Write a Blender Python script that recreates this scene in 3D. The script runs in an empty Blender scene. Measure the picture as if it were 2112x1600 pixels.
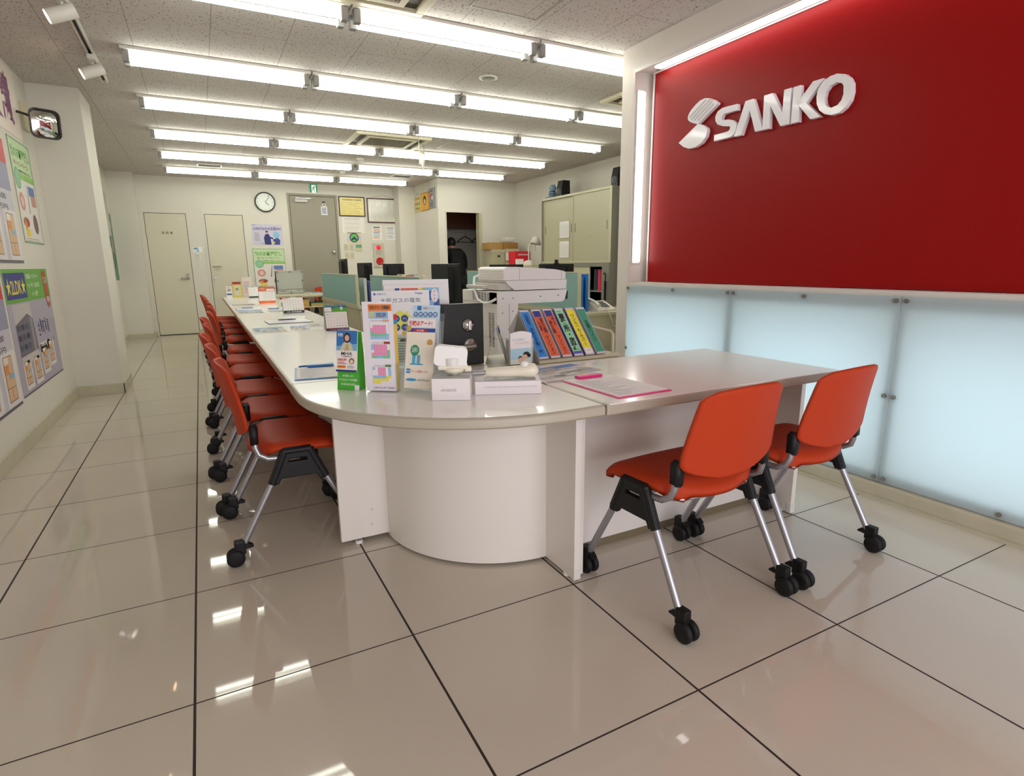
import bpy, bmesh, math, random
from mathutils import Matrix, Vector
random.seed(7)
PI = math.pi
S = bpy.context.scene
C = S.collection

# ---------------------------------------------------------------- camera, world, light, exposure
cd = bpy.data.cameras.new('camera')
cam = bpy.data.objects.new('camera', cd)
C.objects.link(cam)
S.camera = cam
cd.sensor_fit = 'HORIZONTAL'
cd.sensor_width = 36.0
cd.lens = 36.0 * 1184.83 / 2112.0
cd.clip_start = 0.02
YAW, PITCH, ROLL = 0.4877, -0.2114, -0.0097
_f = Vector((math.sin(YAW) * math.cos(PITCH), math.cos(YAW) * math.cos(PITCH), math.sin(PITCH)))
_r = Vector((math.cos(YAW), -math.sin(YAW), 0))
_u = _r.cross(_f)
_r2 = math.cos(ROLL) * _r + math.sin(ROLL) * _u
_u2 = -math.sin(ROLL) * _r + math.cos(ROLL) * _u
cam.matrix_world = Matrix(((_r2.x, _u2.x, -_f.x, 0.133), (_r2.y, _u2.y, -_f.y, -1.555), (_r2.z, _u2.z, -_f.z, 1.127), (0, 0, 0, 1)))

S.view_settings.view_transform = 'Standard'
S.view_settings.look = 'None'
S.view_settings.gamma = 1.0
S.view_settings.use_curve_mapping = False
S.view_settings.exposure = 0.0
S.cycles.use_denoising = True
S.cycles.max_bounces = 8
S.cycles.diffuse_bounces = 4
S.cycles.glossy_bounces = 4
S.cycles.transparent_max_bounces = 16
S.cycles.sample_clamp_indirect = 6.0
S.cycles.caustics_reflective = False
S.cycles.caustics_refractive = False

TUBE = 13.5          # strength of the ceiling tubes
DAY = 80.0          # daylight through the shop front behind the camera
W = bpy.data.worlds.new('world')
S.world = W
W.use_nodes = True
W.node_tree.nodes['Background'].inputs[0].default_value = (0.75, 0.85, 1.0, 1)
W.node_tree.nodes['Background'].inputs[1].default_value = 1.0


def area(name, loc, rot, sx, sy, power, col=(1, 1, 1), spread=PI):
    l = bpy.data.lights.new(name, 'AREA')
    l.shape = 'RECTANGLE'
    l.size = sx
    l.size_y = sy
    l.energy = power
    l.color = col
    l.spread = spread
    o = bpy.data.objects.new(name, l)
    C.objects.link(o)
    o.location = loc
    o.rotation_euler = rot
    return o


area('daylight_shopfront', (1.0, -3.95, 1.3), (PI / 2, 0, 0), 3.5, 2.3, DAY, (1.0, 0.94, 0.95))
for k, yc in enumerate((1.39, 0.42, -0.55, -1.52)):
    area('lightbox_lamp', (3.115, yc, 0.45), (0, PI / 2, 0), 0.75, 0.90, 4.0, (0.95, 0.985, 1.0))

# ---------------------------------------------------------------- materials
MATS = {}


def lin(c):
    return tuple(((x / 255) / 12.92 if x / 255 <= 0.04045 else ((x / 255 + 0.055) / 1.055) ** 2.4) for x in c)


def mat(name, col, rough=0.5, metal=0.0, spec=0.5, emit=0.0, coat=0.0, noise=0.0, nscale=8.0, alpha=1.0, trans=0.0, bump=0.0):
    if name in MATS:
        return MATS[name]
    m = bpy.data.materials.new(name)
    m.use_nodes = True
    nt = m.node_tree
    b = nt.nodes['Principled BSDF']
    c = lin(col) + (1,)
    b.inputs['Base Color'].default_value = c
    b.inputs['Roughness'].default_value = rough
    b.inputs['Metallic'].default_value = metal
    b.inputs['Specular IOR Level'].default_value = spec
    b.inputs['Coat Weight'].default_value = coat
    b.inputs['Coat Roughness'].default_value = 0.05
    b.inputs['Alpha'].default_value = alpha
    b.inputs['Transmission Weight'].default_value = trans
    if emit:
        b.inputs['Emission Color'].default_value = c
        b.inputs['Emission Strength'].default_value = emit
    if noise or bump:
        tc = nt.nodes.new('ShaderNodeTexCoord')
        n = nt.nodes.new('ShaderNodeTexNoise')
        n.inputs['Scale'].default_value = nscale
        n.inputs['Detail'].default_value = 4
        nt.links.new(tc.outputs['Object'], n.inputs['Vector'])
        if noise:
            mx = nt.nodes.new('ShaderNodeMix')
            mx.data_type = 'RGBA'
            mx.blend_type = 'MIX'
            mx.inputs['A'].default_value = tuple(x * (1 - noise) for x in c[:3]) + (1,)
            mx.inputs['B'].default_value = tuple(min(1, x * (1 + noise)) for x in c[:3]) + (1,)
            nt.links.new(n.outputs['Fac'], mx.inputs['Factor'])
            nt.links.new(mx.outputs['Result'], b.inputs['Base Color'])
        if bump:
            bp = nt.nodes.new('ShaderNodeBump')
            bp.inputs['Strength'].default_value = bump
            bp.inputs['Distance'].default_value = 0.002
            nt.links.new(n.outputs['Fac'], bp.inputs['Height'])
            nt.links.new(bp.outputs['Normal'], b.inputs['Normal'])
    MATS[name] = m
    return m


def P(col, rough=0.55, **k):
    """printed / plain colour, named after its value"""
    return mat('paint_%d_%d_%d_%d' % (*col, int(rough * 100)), col, rough, **k)


WALL = mat('wall_paint', (222, 218, 207), 0.75, noise=0.025, nscale=3)
WALLD = mat('partition_paint', (222, 214, 206), 0.6, noise=0.02, nscale=3)
BASEB = mat('vinyl_baseboard', (196, 190, 168), 0.5, noise=0.12, nscale=9)
LAM = mat('white_laminate', (232, 226, 220), 0.35, noise=0.02, nscale=5)
TOP = mat('counter_top_laminate', (248, 246, 242), 0.2, coat=0.3)
EDGE = mat('counter_edge_band', (176, 168, 152), 0.4)
ORANGE = mat('orange_shell_plastic', (182, 56, 18), 0.6, spec=0.25, noise=0.03, nscale=200, bump=0.15)
BLACK = mat('black_plastic', (15, 15, 17), 0.5, spec=0.35)
RUBBER = mat('black_rubber', (17, 17, 18), 0.6, spec=0.35)
SILVER = mat('silver_tube', (168, 168, 174), 0.32, metal=0.75)
CHROME = mat('chrome', (215, 215, 218), 0.12, metal=1.0)
NICK = mat('satin_nickel', (150, 148, 142), 0.42, metal=0.7)
STEEL = mat('brushed_steel', (170, 168, 162), 0.28, metal=1.0)
BEIGE = mat('beige_steel_furniture', (192, 186, 158), 0.42)
BEIGE2 = mat('beige_steel_doors', (178, 174, 148), 0.42)
GREYM = mat('grey_steel', (128, 126, 116), 0.45)
TEAL = mat('teal_fabric_screen', (136, 174, 167), 0.9, noise=0.08, nscale=300, bump=0.2)
RED = mat('red_sign_panel', (148, 9, 10), 0.38, spec=0.18)
WHITE = P((240, 240, 238), 0.5)
PAPER = P((238, 234, 232), 0.6)
OFFW = mat('offwhite_plastic', (224, 218, 206), 0.35)
COPW = mat('copier_plastic', (242, 237, 234), 0.4)
COPG = mat('copier_grey_plastic', (206, 200, 192), 0.45)
CARD = mat('cardboard', (176, 138, 82), 0.8, noise=0.06)
DOORC = mat('door_cream_steel', (214, 208, 188), 0.5, noise=0.015)
DOORG = mat('door_grey_steel', (150, 144, 128), 0.5, noise=0.015)
GAP = mat('dark_gap', (46, 42, 34), 0.8)
CLOSET = mat('closet_lining', (176, 170, 166), 0.8)
WOOD = mat('closet_wood', (96, 50, 30), 0.6, noise=0.2, nscale=12)
ALU = mat('white_aluminium_frame', (214, 206, 204), 0.35)
TUBEM = mat('fluorescent_tube_light', (252, 254, 244), 0.5, emit=TUBE)
STRIP = mat('strip_diffuser_light', (255, 248, 246), 0.5, emit=6.0)
SPOTM = mat('spot_lamp_face', (255, 214, 168), 0.5, emit=14.0)
FIXW = mat('lamp_body_white', (226, 224, 214), 0.45)
SOCK = mat('lamp_socket_grey', (150, 148, 146), 0.4)
SKIN = mat('skin', (176, 128, 106), 0.6)
HAIR = mat('black_hair', (18, 15, 14), 0.6)
DARKC = mat('black_cloth', (20, 20, 24), 0.85)


def frosted():
    m = bpy.data.materials.new('frosted_acrylic')
    m.use_nodes = True
    nt = m.node_tree
    b = nt.nodes['Principled BSDF']
    b.inputs['Base Color'].default_value = lin((214, 222, 224)) + (1,)
    b.inputs['Roughness'].default_value = 0.35
    tr = nt.nodes.new('ShaderNodeBsdfTranslucent')
    tr.inputs['Color'].default_value = lin((226, 240, 246)) + (1,)
    mx = nt.nodes.new('ShaderNodeMixShader')
    mx.inputs[0].default_value = 0.6
    nt.links.new(b.outputs[0], mx.inputs[1])
    nt.links.new(tr.outputs[0], mx.inputs[2])
    nt.links.new(mx.outputs[0], nt.nodes['Material Output'].inputs[0])
    return m


FROST = frosted()


def clear_plastic():
    m = bpy.data.materials.new('clear_acrylic')
    m.use_nodes = True
    nt = m.node_tree
    b = nt.nodes['Principled BSDF']
    b.inputs['Base Color'].default_value = (0.9, 0.93, 0.93, 1)
    b.inputs['Roughness'].default_value = 0.06
    t = nt.nodes.new('ShaderNodeBsdfTransparent')
    t.inputs[0].default_value = (0.93, 0.95, 0.95, 1)
    mx = nt.nodes.new('ShaderNodeMixShader')
    mx.inputs[0].default_value = 0.07
    nt.links.new(t.outputs[0], mx.inputs[1])
    nt.links.new(b.outputs[0], mx.inputs[2])
    nt.links.new(mx.outputs[0], nt.nodes['Material Output'].inputs[0])
    return m


CLEAR = clear_plastic()


def N(nt, t, **k):
    n = nt.nodes.new(t)
    for a, v in k.items():
        setattr(n, a, v)
    return n


def floor_material():
    m = bpy.data.materials.new('polished_floor_tile')
    m.use_nodes = True
    nt = m.node_tree
    b = nt.nodes['Principled BSDF']
    tc = N(nt, 'ShaderNodeTexCoord')
    sp = N(nt, 'ShaderNodeSeparateXYZ')
    nt.links.new(tc.outputs['Object'], sp.inputs[0])

    def line(out, half):
        a = N(nt, 'ShaderNodeMath', operation='PINGPONG')
        a.inputs[1].default_value = 0.3
        nt.links.new(out, a.inputs[0])
        c = N(nt, 'ShaderNodeMath', operation='LESS_THAN')
        c.inputs[1].default_value = half
        nt.links.new(a.outputs[0], c.inputs[0])
        return c
    lx = line(sp.outputs[0], 0.0034)
    ly = line(sp.outputs[1], 0.0024)
    mx = N(nt, 'ShaderNodeMath', operation='MAXIMUM')
    nt.links.new(lx.outputs[0], mx.inputs[0])
    nt.links.new(ly.outputs[0], mx.inputs[1])
    n1 = N(nt, 'ShaderNodeTexNoise')
    n1.inputs['Scale'].default_value = 1.1
    n1.inputs['Detail'].default_value = 5
    nt.links.new(tc.outputs['Object'], n1.inputs['Vector'])
    cr = N(nt, 'ShaderNodeMix', data_type='RGBA')
    cr.inputs['A'].default_value = lin((196, 186, 170)) + (1,)
    cr.inputs['B'].default_value = lin((208, 199, 184)) + (1,)
    nt.links.new(n1.outputs['Fac'], cr.inputs['Factor'])
    c2 = N(nt, 'ShaderNodeMix', data_type='RGBA')
    c2.inputs['B'].default_value = lin((42, 34, 30)) + (1,)
    nt.links.new(mx.outputs[0], c2.inputs['Factor'])
    nt.links.new(cr.outputs['Result'], c2.inputs['A'])
    nt.links.new(c2.outputs['Result'], b.inputs['Base Color'])
    r = N(nt, 'ShaderNodeMapRange')
    r.inputs['To Min'].default_value = 0.035
    r.inputs['To Max'].default_value = 0.7
    nt.links.new(mx.outputs[0], r.inputs['Value'])
    nt.links.new(r.outputs['Result'], b.inputs['Roughness'])
    n2 = N(nt, 'ShaderNodeTexNoise')
    n2.inputs['Scale'].default_value = 2.5
    nt.links.new(tc.outputs['Object'], n2.inputs['Vector'])
    bp = N(nt, 'ShaderNodeBump')
    bp.inputs['Strength'].default_value = 0.012
    bp.inputs['Distance'].default_value = 0.01
    nt.links.new(n2.outputs['Fac'], bp.inputs['Height'])
    nt.links.new(bp.outputs['Normal'], b.inputs['Normal'])
    return m


def ceiling_material():
    m = bpy.data.materials.new('pitted_ceiling_tile')
    m.use_nodes = True
    nt = m.node_tree
    b = nt.nodes['Principled BSDF']
    b.inputs['Roughness'].default_value = 0.9
    tc = N(nt, 'ShaderNodeTexCoord')
    mp = N(nt, 'ShaderNodeMapping')
    mp.inputs['Location'].default_value = (0.145, 0.1, 0)
    nt.links.new(tc.outputs['Object'], mp.inputs[0])
    br = N(nt, 'ShaderNodeTexBrick')
    br.offset = 0.5
    br.inputs['Scale'].default_value = 1.0
    br.inputs['Mortar Size'].default_value = 0.0022
    br.inputs['Mortar Smooth'].default_value = 0.0
    br.inputs['Brick Width'].default_value = 0.91
    br.inputs['Row Height'].default_value = 0.455
    br.inputs['Color1'].default_value = (0, 0, 0, 1)
    br.inputs['Color2'].default_value = (0, 0, 0, 1)
    br.inputs['Mortar'].default_value = (1, 1, 1, 1)
    mp.inputs['Rotation'].default_value = (0, 0, PI / 2)
    nt.links.new(mp.outputs[0], br.inputs['Vector'])
    v = N(nt, 'ShaderNodeTexVoronoi')
    v.inputs['Scale'].default_value = 62
    v.inputs['Randomness'].default_value = 1
    st = N(nt, 'ShaderNodeMapping')
    st.inputs['Scale'].default_value = (1.0, 0.62, 1)
    nt.links.new(tc.outputs['Object'], st.inputs[0])
    nz = N(nt, 'ShaderNodeTexNoise')
    nz.inputs['Scale'].default_value = 40
    nt.links.new(st.outputs[0], nz.inputs['Vector'])
    ad = N(nt, 'ShaderNodeMix', data_type='VECTOR')
    ad.inputs['Factor'].default_value = 0.03
    nt.links.new(st.outputs[0], ad.inputs['A'])
    nt.links.new(nz.outputs['Color'], ad.inputs['B'])
    nt.links.new(ad.outputs['Result'], v.inputs['Vector'])
    lt = N(nt, 'ShaderNodeMath', operation='LESS_THAN')
    lt.inputs[1].default_value = 0.27
    nt.links.new(v.outputs['Distance'], lt.inputs[0])
    nx = N(nt, 'ShaderNodeTexNoise')
    nx.inputs['Scale'].default_value = 55
    nt.links.new(tc.outputs['Object'], nx.inputs['Vector'])
    gt = N(nt, 'ShaderNodeMath', operation='GREATER_THAN')
    gt.inputs[1].default_value = 0.46
    nt.links.new(nx.outputs['Fac'], gt.inputs[0])
    ml = N(nt, 'ShaderNodeMath', operation='MULTIPLY')
    nt.links.new(lt.outputs[0], ml.inputs[0])
    nt.links.new(gt.outputs[0], ml.inputs[1])
    c1 = N(nt, 'ShaderNodeMix', data_type='RGBA')
    c1.inputs['A'].default_value = lin((204, 198, 193)) + (1,)
    c1.inputs['B'].default_value = lin((142, 130, 122)) + (1,)
    nt.links.new(ml.outputs[0], c1.inputs['Factor'])
    c2 = N(nt, 'ShaderNodeMix', data_type='RGBA')
    c2.inputs['B'].default_value = lin((150, 142, 134)) + (1,)
    nt.links.new(br.outputs['Fac'], c2.inputs['Factor'])
    nt.links.new(c1.outputs['Result'], c2.inputs['A'])
    nt.links.new(c2.outputs['Result'], b.inputs['Base Color'])
    return m


# ---------------------------------------------------------------- mesh building
_tc = {}


def curve_mesh(polys=None, text=None, depth=0.0, bold=0.0, bevel=0.0):
    key = (str(polys), text, depth, bold, bevel)
    if key in _tc:
        return _tc[key]
    if text is not None:
        c = bpy.data.curves.new('t', 'FONT')
        c.body = text
        c.offset = bold
        c.resolution_u = 2
        c.space_line = 0.9
        c.align_x = 'CENTER'
    else:
        c = bpy.data.curves.new('t', 'CURVE')
        c.dimensions = '2D'
        c.fill_mode = 'BOTH'
        for pl in polys:
            s = c.splines.new('POLY')
            s.points.add(len(pl) - 1)
            for i, p in enumerate(pl):
                s.points[i].co = (p[0], p[1], 0, 1)
            s.use_cyclic_u = True
    c.extrude = depth / 2
    if bevel:
        c.bevel_depth = bevel
        c.bevel_resolution = 1
    o = bpy.data.objects.new('t', c)
    me = bpy.data.meshes.new_from_object(o)
    vs = [tuple(v.co) for v in me.vertices]
    fs = [tuple(p.vertices) for p in me.polygons]
    bpy.data.objects.remove(o)
    bpy.data.curves.remove(c)
    bpy.data.meshes.remove(me)
    _tc[key] = (vs, fs)
    return vs, fs


def frame(o, u, v):
    u = Vector(u).normalized()
    v = Vector(v).normalized()
    n = u.cross(v)
    return Matrix(((u.x, v.x, n.x, o[0]), (u.y, v.y, n.y, o[1]), (u.z, v.z, n.z, o[2]), (0, 0, 0, 1)))


class MB:
    def __init__(s, M=None):
        s.v, s.f, s.mi, s.sm, s.mats = [], [], [], [], []
        s.M = M or Matrix()

    def add(s, vs, fs, m, smooth=False, M=None):
        T = s.M @ M if M is not None else s.M
        b = len(s.v)
        s.v.extend(T @ Vector(p) for p in vs)
        if m not in s.mats:
            s.mats.append(m)
        k = s.mats.index(m)
        for f in fs:
            s.f.append(tuple(b + i for i in f))
            s.mi.append(k)
            s.sm.append(smooth)
        return s

    def box(s, x0, x1, y0, y1, z0, z1, m, bev=0.0, M=None, seg=2):
        vs = [(x, y, z) for x in (x0, x1) for y in (y0, y1) for z in (z0, z1)]
        fs = [(0, 1, 3, 2), (4, 6, 7, 5), (0, 4, 5, 1), (2, 3, 7, 6), (0, 2, 6, 4), (1, 5, 7, 3)]
        if bev > 0:
            bm = bmesh.new()
            bv = [bm.verts.new(p) for p in vs]
            for f in fs:
                bm.faces.new([bv[i] for i in f])
            bmesh.ops.bevel(bm, geom=bm.edges[:], offset=bev, segments=seg, profile=0.6, affect='EDGES')
            bm.verts.index_update()
            vs = [tuple(v.co) for v in bm.verts]
            fs = [tuple(v.index for v in f.verts) for f in bm.faces]
            bm.free()
        return s.add(vs, fs, m, False, M)

    def prism(s, poly, z0, z1, m, M=None, smooth=False):
        n = len(poly)
        vs = [(p[0], p[1], z0) for p in poly] + [(p[0], p[1], z1) for p in poly]
        s.add(vs, [tuple(range(n))[::-1], tuple(range(n, 2 * n))], m, False, M)
        return s.add(vs, [(i, (i + 1) % n, n + (i + 1) % n, n + i) for i in range(n)], m, smooth, M)

    def shape(s, polys, depth, m, M=None, bevel=0.0):
        vs, fs = curve_mesh(polys=polys, depth=depth, bevel=bevel)
        return s.add(vs, fs, m, False, M)

    def cyl(s, p0, p1, r, m, r1=None, n=16, caps=True, smooth=True):
        p0, p1 = Vector(p0), Vector(p1)
        r1 = r if r1 is None else r1
        d = (p1 - p0).normalized()
        a = d.orthogonal().normalized()
        b = d.cross(a)
        vs = []
        for p, rr in ((p0, r), (p1, r1)):
            vs += [tuple(p + rr * (math.cos(2 * PI * i / n) * a + math.sin(2 * PI * i / n) * b)) for i in range(n)]
        s.add(vs, [(i, (i + 1) % n, n + (i + 1) % n, n + i) for i in range(n)], m, smooth)
        if caps:
            s.add(vs, [tuple(range(n))[::-1], tuple(range(n, 2 * n))], m, False)
        return s

    def tube(s, pts, r, m, n=8, sx=1.0):
        pts = [Vector(p) for p in pts]
        k = len(pts)
        rr = r if isinstance(r, (list, tuple)) else [r] * k
        d0 = (pts[1] - pts[0]).normalized()
        a = d0.orthogonal().normalized()
        vs = []
        for i, p in enumerate(pts):
            d = ((pts[min(i + 1, k - 1)] - pts[max(i - 1, 0)])).normalized()
            a = (a - d * a.dot(d)).normalized()
            b = d.cross(a)
            vs += [tuple(p + rr[i] * (math.cos(2 * PI * j / n) * a + math.sin(2 * PI * j / n) * b)) for j in range(n)]
        fs = [(i * n + j, i * n + (j + 1) % n, (i + 1) * n + (j + 1) % n, (i + 1) * n + j) for i in range(k - 1) for j in range(n)]
        s.add(vs, fs, m, True)
        return s.add(vs, [tuple(range(n))[::-1], tuple(range((k - 1) * n, k * n))], m)

    def lathe(s, prof, m, n=24, M=None, smooth=True):
        k = len(prof)
        vs = [(r * math.cos(2 * PI * j / n), r * math.sin(2 * PI * j / n), z) for r, z in prof for j in range(n)]
        fs = [(i * n + j, i * n + (j + 1) % n, (i + 1) * n + (j + 1) % n, (i + 1) * n + j) for i in range(k - 1) for j in range(n)]
        return s.add(vs, fs, m, smooth, M)

    def ball(s, c, r, m, n=12, M=None):
        rx, ry, rz = (r, r, r) if not isinstance(r, (tuple, list)) else r
        vs, fs = [], []
        for i in range(n + 1):
            t = PI * i / n
            for j in range(2 * n):
                p = PI * j / n
                vs.append((c[0] + rx * math.sin(t) * math.cos(p), c[1] + ry * math.sin(t) * math.sin(p), c[2] + rz * math.cos(t)))
        for i in range(n):
            for j in range(2 * n):
                fs.append((i * 2 * n + j, (i + 1) * 2 * n + j, (i + 1) * 2 * n + (j + 1) % (2 * n), i * 2 * n + (j + 1) % (2 * n)))
        return s.add(vs, fs, m, True, M)

    def shell(s, fn, nu, nv, th, m, nrm):
        """thin curved sheet of two sides and a rim; fn(u,v)->point, nrm(u,v)->offset direction"""
        A, B = [], []
        for j in range(nv + 1):
            for i in range(nu + 1):
                u, v = i / nu, j / nv
                p = Vector(fn(u, v))
                q = Vector(nrm(u, v)).normalized() * th / 2
                A.append(tuple(p + q))
                B.append(tuple(p - q))
        k = len(A)
        g = lambda i, j: j * (nu + 1) + i
        fs = []
        for j in range(nv):
            for i in range(nu):
                fs.append((g(i, j), g(i + 1, j), g(i + 1, j + 1), g(i, j + 1)))
                fs.append((k + g(i, j), k + g(i, j + 1), k + g(i + 1, j + 1), k + g(i + 1, j)))
        rim = [g(i, 0) for i in range(nu)] + [g(nu, j) for j in range(nv)] + [g(i, nv) for i in range(nu, 0, -1)] + [g(0, j) for j in range(nv, 0, -1)]
        for a, b in zip(rim, rim[1:] + rim[:1]):
            fs.append((b, a, k + a, k + b))
        return s.add(A + B, fs, m, True)

    # printing on a flat page: local x right, y up, z out of the page
    def rect(s, x, y, w, h, m, lv=1, M=None, t=0.0004):
        z = lv * t
        return s.add([(x, y, z), (x + w, y, z), (x + w, y + h, z), (x, y + h, z)], [(0, 1, 2, 3)], m, False, M)

    def poly(s, pts, m, lv=1, M=None, t=0.0004):
        return s.add([(a, b, lv * t) for a, b in pts], [tuple(range(len(pts)))], m, False, M)

    def disc(s, x, y, r, m, lv=1, M=None, ry=None, n=20, t=0.0004):
        ry = ry or r
        return s.poly([(x + r * math.cos(2 * PI * i / n), y + ry * math.sin(2 * PI * i / n)) for i in range(n)], m, lv, M, t)

    def text(s, txt, x, y, w, h, m, lv=2, M=None, bold=0.01, t=0.0004, vert=False):
        """text fitted into the box x,y,w,h"""
        if vert:
            txt = '\n'.join(txt)
        vs, fs = curve_mesh(text=txt, bold=bold)
        if not vs:
            return s
        xs = [p[0] for p in vs]
        ys = [p[1] for p in vs]
        x0, x1, y0, y1 = min(xs), max(xs), min(ys), max(ys)
        vs = [(x + (p[0] - x0) / (x1 - x0) * w, y + (p[1] - y0) / (y1 - y0) * h, lv * t) for p in vs]
        return s.add(vs, fs, m, False, M)

    def lines(s, x, y, w, h, n, m, lv=1, M=None, fill=0.45, t=0.0004):
        st = h / n
        for i in range(n):
            ww = w * random.uniform(0.72, 1)
            s.rect(x, y + st * (i + 0.3), ww, st * fill, m, lv, M, t)
        return s

    def build(s, name, parent=None, loc=None, rz=0.0, label=None, smooth_angle=None):
        me = bpy.data.meshes.new(name)
        me.from_pydata([tuple(v) for v in s.v], [], s.f)
        for m in s.mats:
            me.materials.append(m)
        me.polygons.foreach_set('material_index', s.mi)
        me.polygons.foreach_set('use_smooth', s.sm)
        me.update()
        o = bpy.data.objects.new(name, me)
        C.objects.link(o)
        if parent:
            o.parent = parent
        if loc is not None:
            o.location = loc
        if rz:
            o.rotation_euler.z = rz
        if label:
            o['label'] = label
        return o


def tag(o, label, cat, group=None, kind=None):
    o['label'] = label
    o['category'] = cat
    if group:
        o['group'] = group
    if kind:
        o['kind'] = kind
    return o


def thing(name, label, cat, loc=(0, 0, 0), rz=0.0, group=None):
    o = bpy.data.objects.new(name, None)
    o.empty_display_size = 0.05
    C.objects.link(o)
    o.location = loc
    o.rotation_euler = (0, 0, rz)
    return tag(o, label, cat, group)


def struct(name, mb, parent=None):
    o = mb.build(name, parent)
    if parent is None:
        o['kind'] = 'structure'
    return o


def dup(root, loc, rz, label, name=None, group=None):
    r = root.copy()
    C.objects.link(r)
    r.location = loc
    r.rotation_euler = (0, 0, rz)
    r['label'] = label
    if group:
        r['group'] = group
    for ch in root.children:
        c = ch.copy()
        C.objects.link(c)
        c.parent = r
        for g in ch.children:
            d = g.copy()
            C.objects.link(d)
            d.parent = c
    return r


# ================================================================ THE ROOM
H = 2.60
YB = 9.88
XL, XR = -0.955, 5.48
f = MB().add([(-1.2, -4.0, 0), (5.6, -4.0, 0), (5.6, 10.0, 0), (-1.2, 10.0, 0)], [(0, 1, 2, 3)], floor_material())
f.box(-1.2, 5.6, -4.0, 10.0, -0.12, -0.01, GAP)
struct('floor', f)
f = MB().box(-1.2, 5.6, -4.0, 10.0, H, H + 0.1, ceiling_material())
struct('ceiling', f)
f = MB().box(XL - 0.15, XL, -4.0, 4.73, 0, H, WALL).box(-1.15, -1.0, 5.3, YB, 0, H, WALL)
struct('wall_left', f)
f = MB().box(-1.1, -0.60, 4.73, 5.32, 0, H, WALL)
struct('wall_left_column', f)
f = MB().box(-1.1, -0.64, 9.62, YB, 0, H, WALL).box(-1.15, 5.6, YB, YB + 0.12, 0, H, WALL).box(3.62, 3.93, 9.55, YB, 0, H, WALL)
struct('wall_back', f)
# closet block on the right of the back wall: side wall and front wall with the doorway
f = MB().box(3.93, 4.0, 8.30, YB, 0, H, WALL)
f.box(4.0, 4.07, 8.30, 8.40, 0, H, WALL).box(4.74, XR, 8.30, 8.40, 0, H, WALL).box(4.07, 4.74, 8.30, 8.40, 2.05, H, WALL)
f.box(4.70, 4.745, 8.27, 8.295, 0, 2.045, BEIGE).box(4.70, 4.7395, 8.295, 8.40, 0, 2.045, BEIGE).box(4.055, 4.075, 8.28, 8.2985, 0, 2.045, WALL).box(4.055, 4.745, 8.28, 8.2985, 2.045, 2.065, WALL)
struct('wall_closet', f)
f = MB().box(4.0, 5.3, 9.5, 9.55, 0, 1.85, CLOSET).box(4.0, 4.01, 8.4, 9.5, 0, 2.5, CLOSET).box(5.29, 5.3, 8.4, 9.5, 0, 2.5, CLOSET)
f.box(4.0, 5.3, 8.4, 9.5, 2.2, 2.21, CLOSET).box(4.0, 5.3, 9.3, 9.5, 1.84, 2.2, WOOD)
f.box(4.08, 4.74, 8.405, 8.41, 2.06, 2.2, CLOSET)
struct('wall_closet_lining', f)
f = MB().box(XR, XR + 0.12, 1.2, YB, 0, H, WALL).box(5.16, XR, 4.55, 4.72, 0, H, WALL)
struct('wall_right', f)
f = MB().box(3.15, 5.6, 1.1, 1.2, 0, H, WALL)
struct('wall_inner', f)
f = MB().box(-1.1, -0.75, -4.0, -3.9, 0, H, WALL).box(2.75, 2.95, -4.0, -3.9, 0, H, WALL).box(-0.75, 2.75, -4.0, -3.9, 2.45, H, WALL)
struct('wall_front', f)

# sign partition on the right: pillar, header, frame and lower light box
XP = 2.95
f = MB()
f.box(XP, 3.16, 1.88, 2.02, 0, H, WALLD)
f.box(XP, 3.16, -4.0, 1.88, 2.43, H, WALLD)
f.box(3.13, 3.16, -4.0, 1.88, 0, 2.43, WALLD)
f.box(XP, 3.13, -4.0, 1.88, 0.90, 0.992, WALLD)
f.box(XP, 3.13, -4.0, 1.88, 0, 0.13, WALLD)
for yy in (0.905, -0.065, -1.035, -2.0):
    f.box(XP, 3.13, yy - 0.03, yy + 0.03, 0.13, 0.90, WALLD)
struct('wall_sign_partition', f)
f = MB().box(XP - 0.004, XP - 0.0003, 1.879, 1.895, 0.993, 2.42, ALU).box(XP - 0.004, XP - 0.0003, -3.99, 1.895, 2.42, 2.445, ALU)
struct('trim_1', f)
f = MB()
f.box(XL, XL + 0.012, -4, 4.73, 0, 0.095, BASEB, 0.004).box(-0.955, -0.588, 4.715, 4.732, 0, 0.095, BASEB, 0.004)
f.box(-0.602, -0.588, 4.715, 5.33, 0, 0.095, BASEB, 0.004).box(-1.0, -0.99, 5.3, 9.62, 0, 0.075, BASEB).box(-1.0, -0.635, 9.608, 9.622, 0, 0.075, BASEB)
f.box(-0.645, -0.63, 9.61, YB, 0, 0.075, BASEB)
struct('baseboard_left', f)
f = MB().box(XP - 0.03, XP, -4, 2.0, 0, 0.075, BASEB, 0.012).box(XP - 0.055, XP, -4, 2.0, 0, 0.008, BASEB)
struct('baseboard_right', f)
f = MB()
for a, b in ((-0.64, -0.6), (0.04, 0.29), (0.92, 1.66), (2.53, 3.93)):
    f.box(a, b, YB - 0.012, YB, 0, 0.075, BASEB)
struct('baseboard_back', f)

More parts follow.
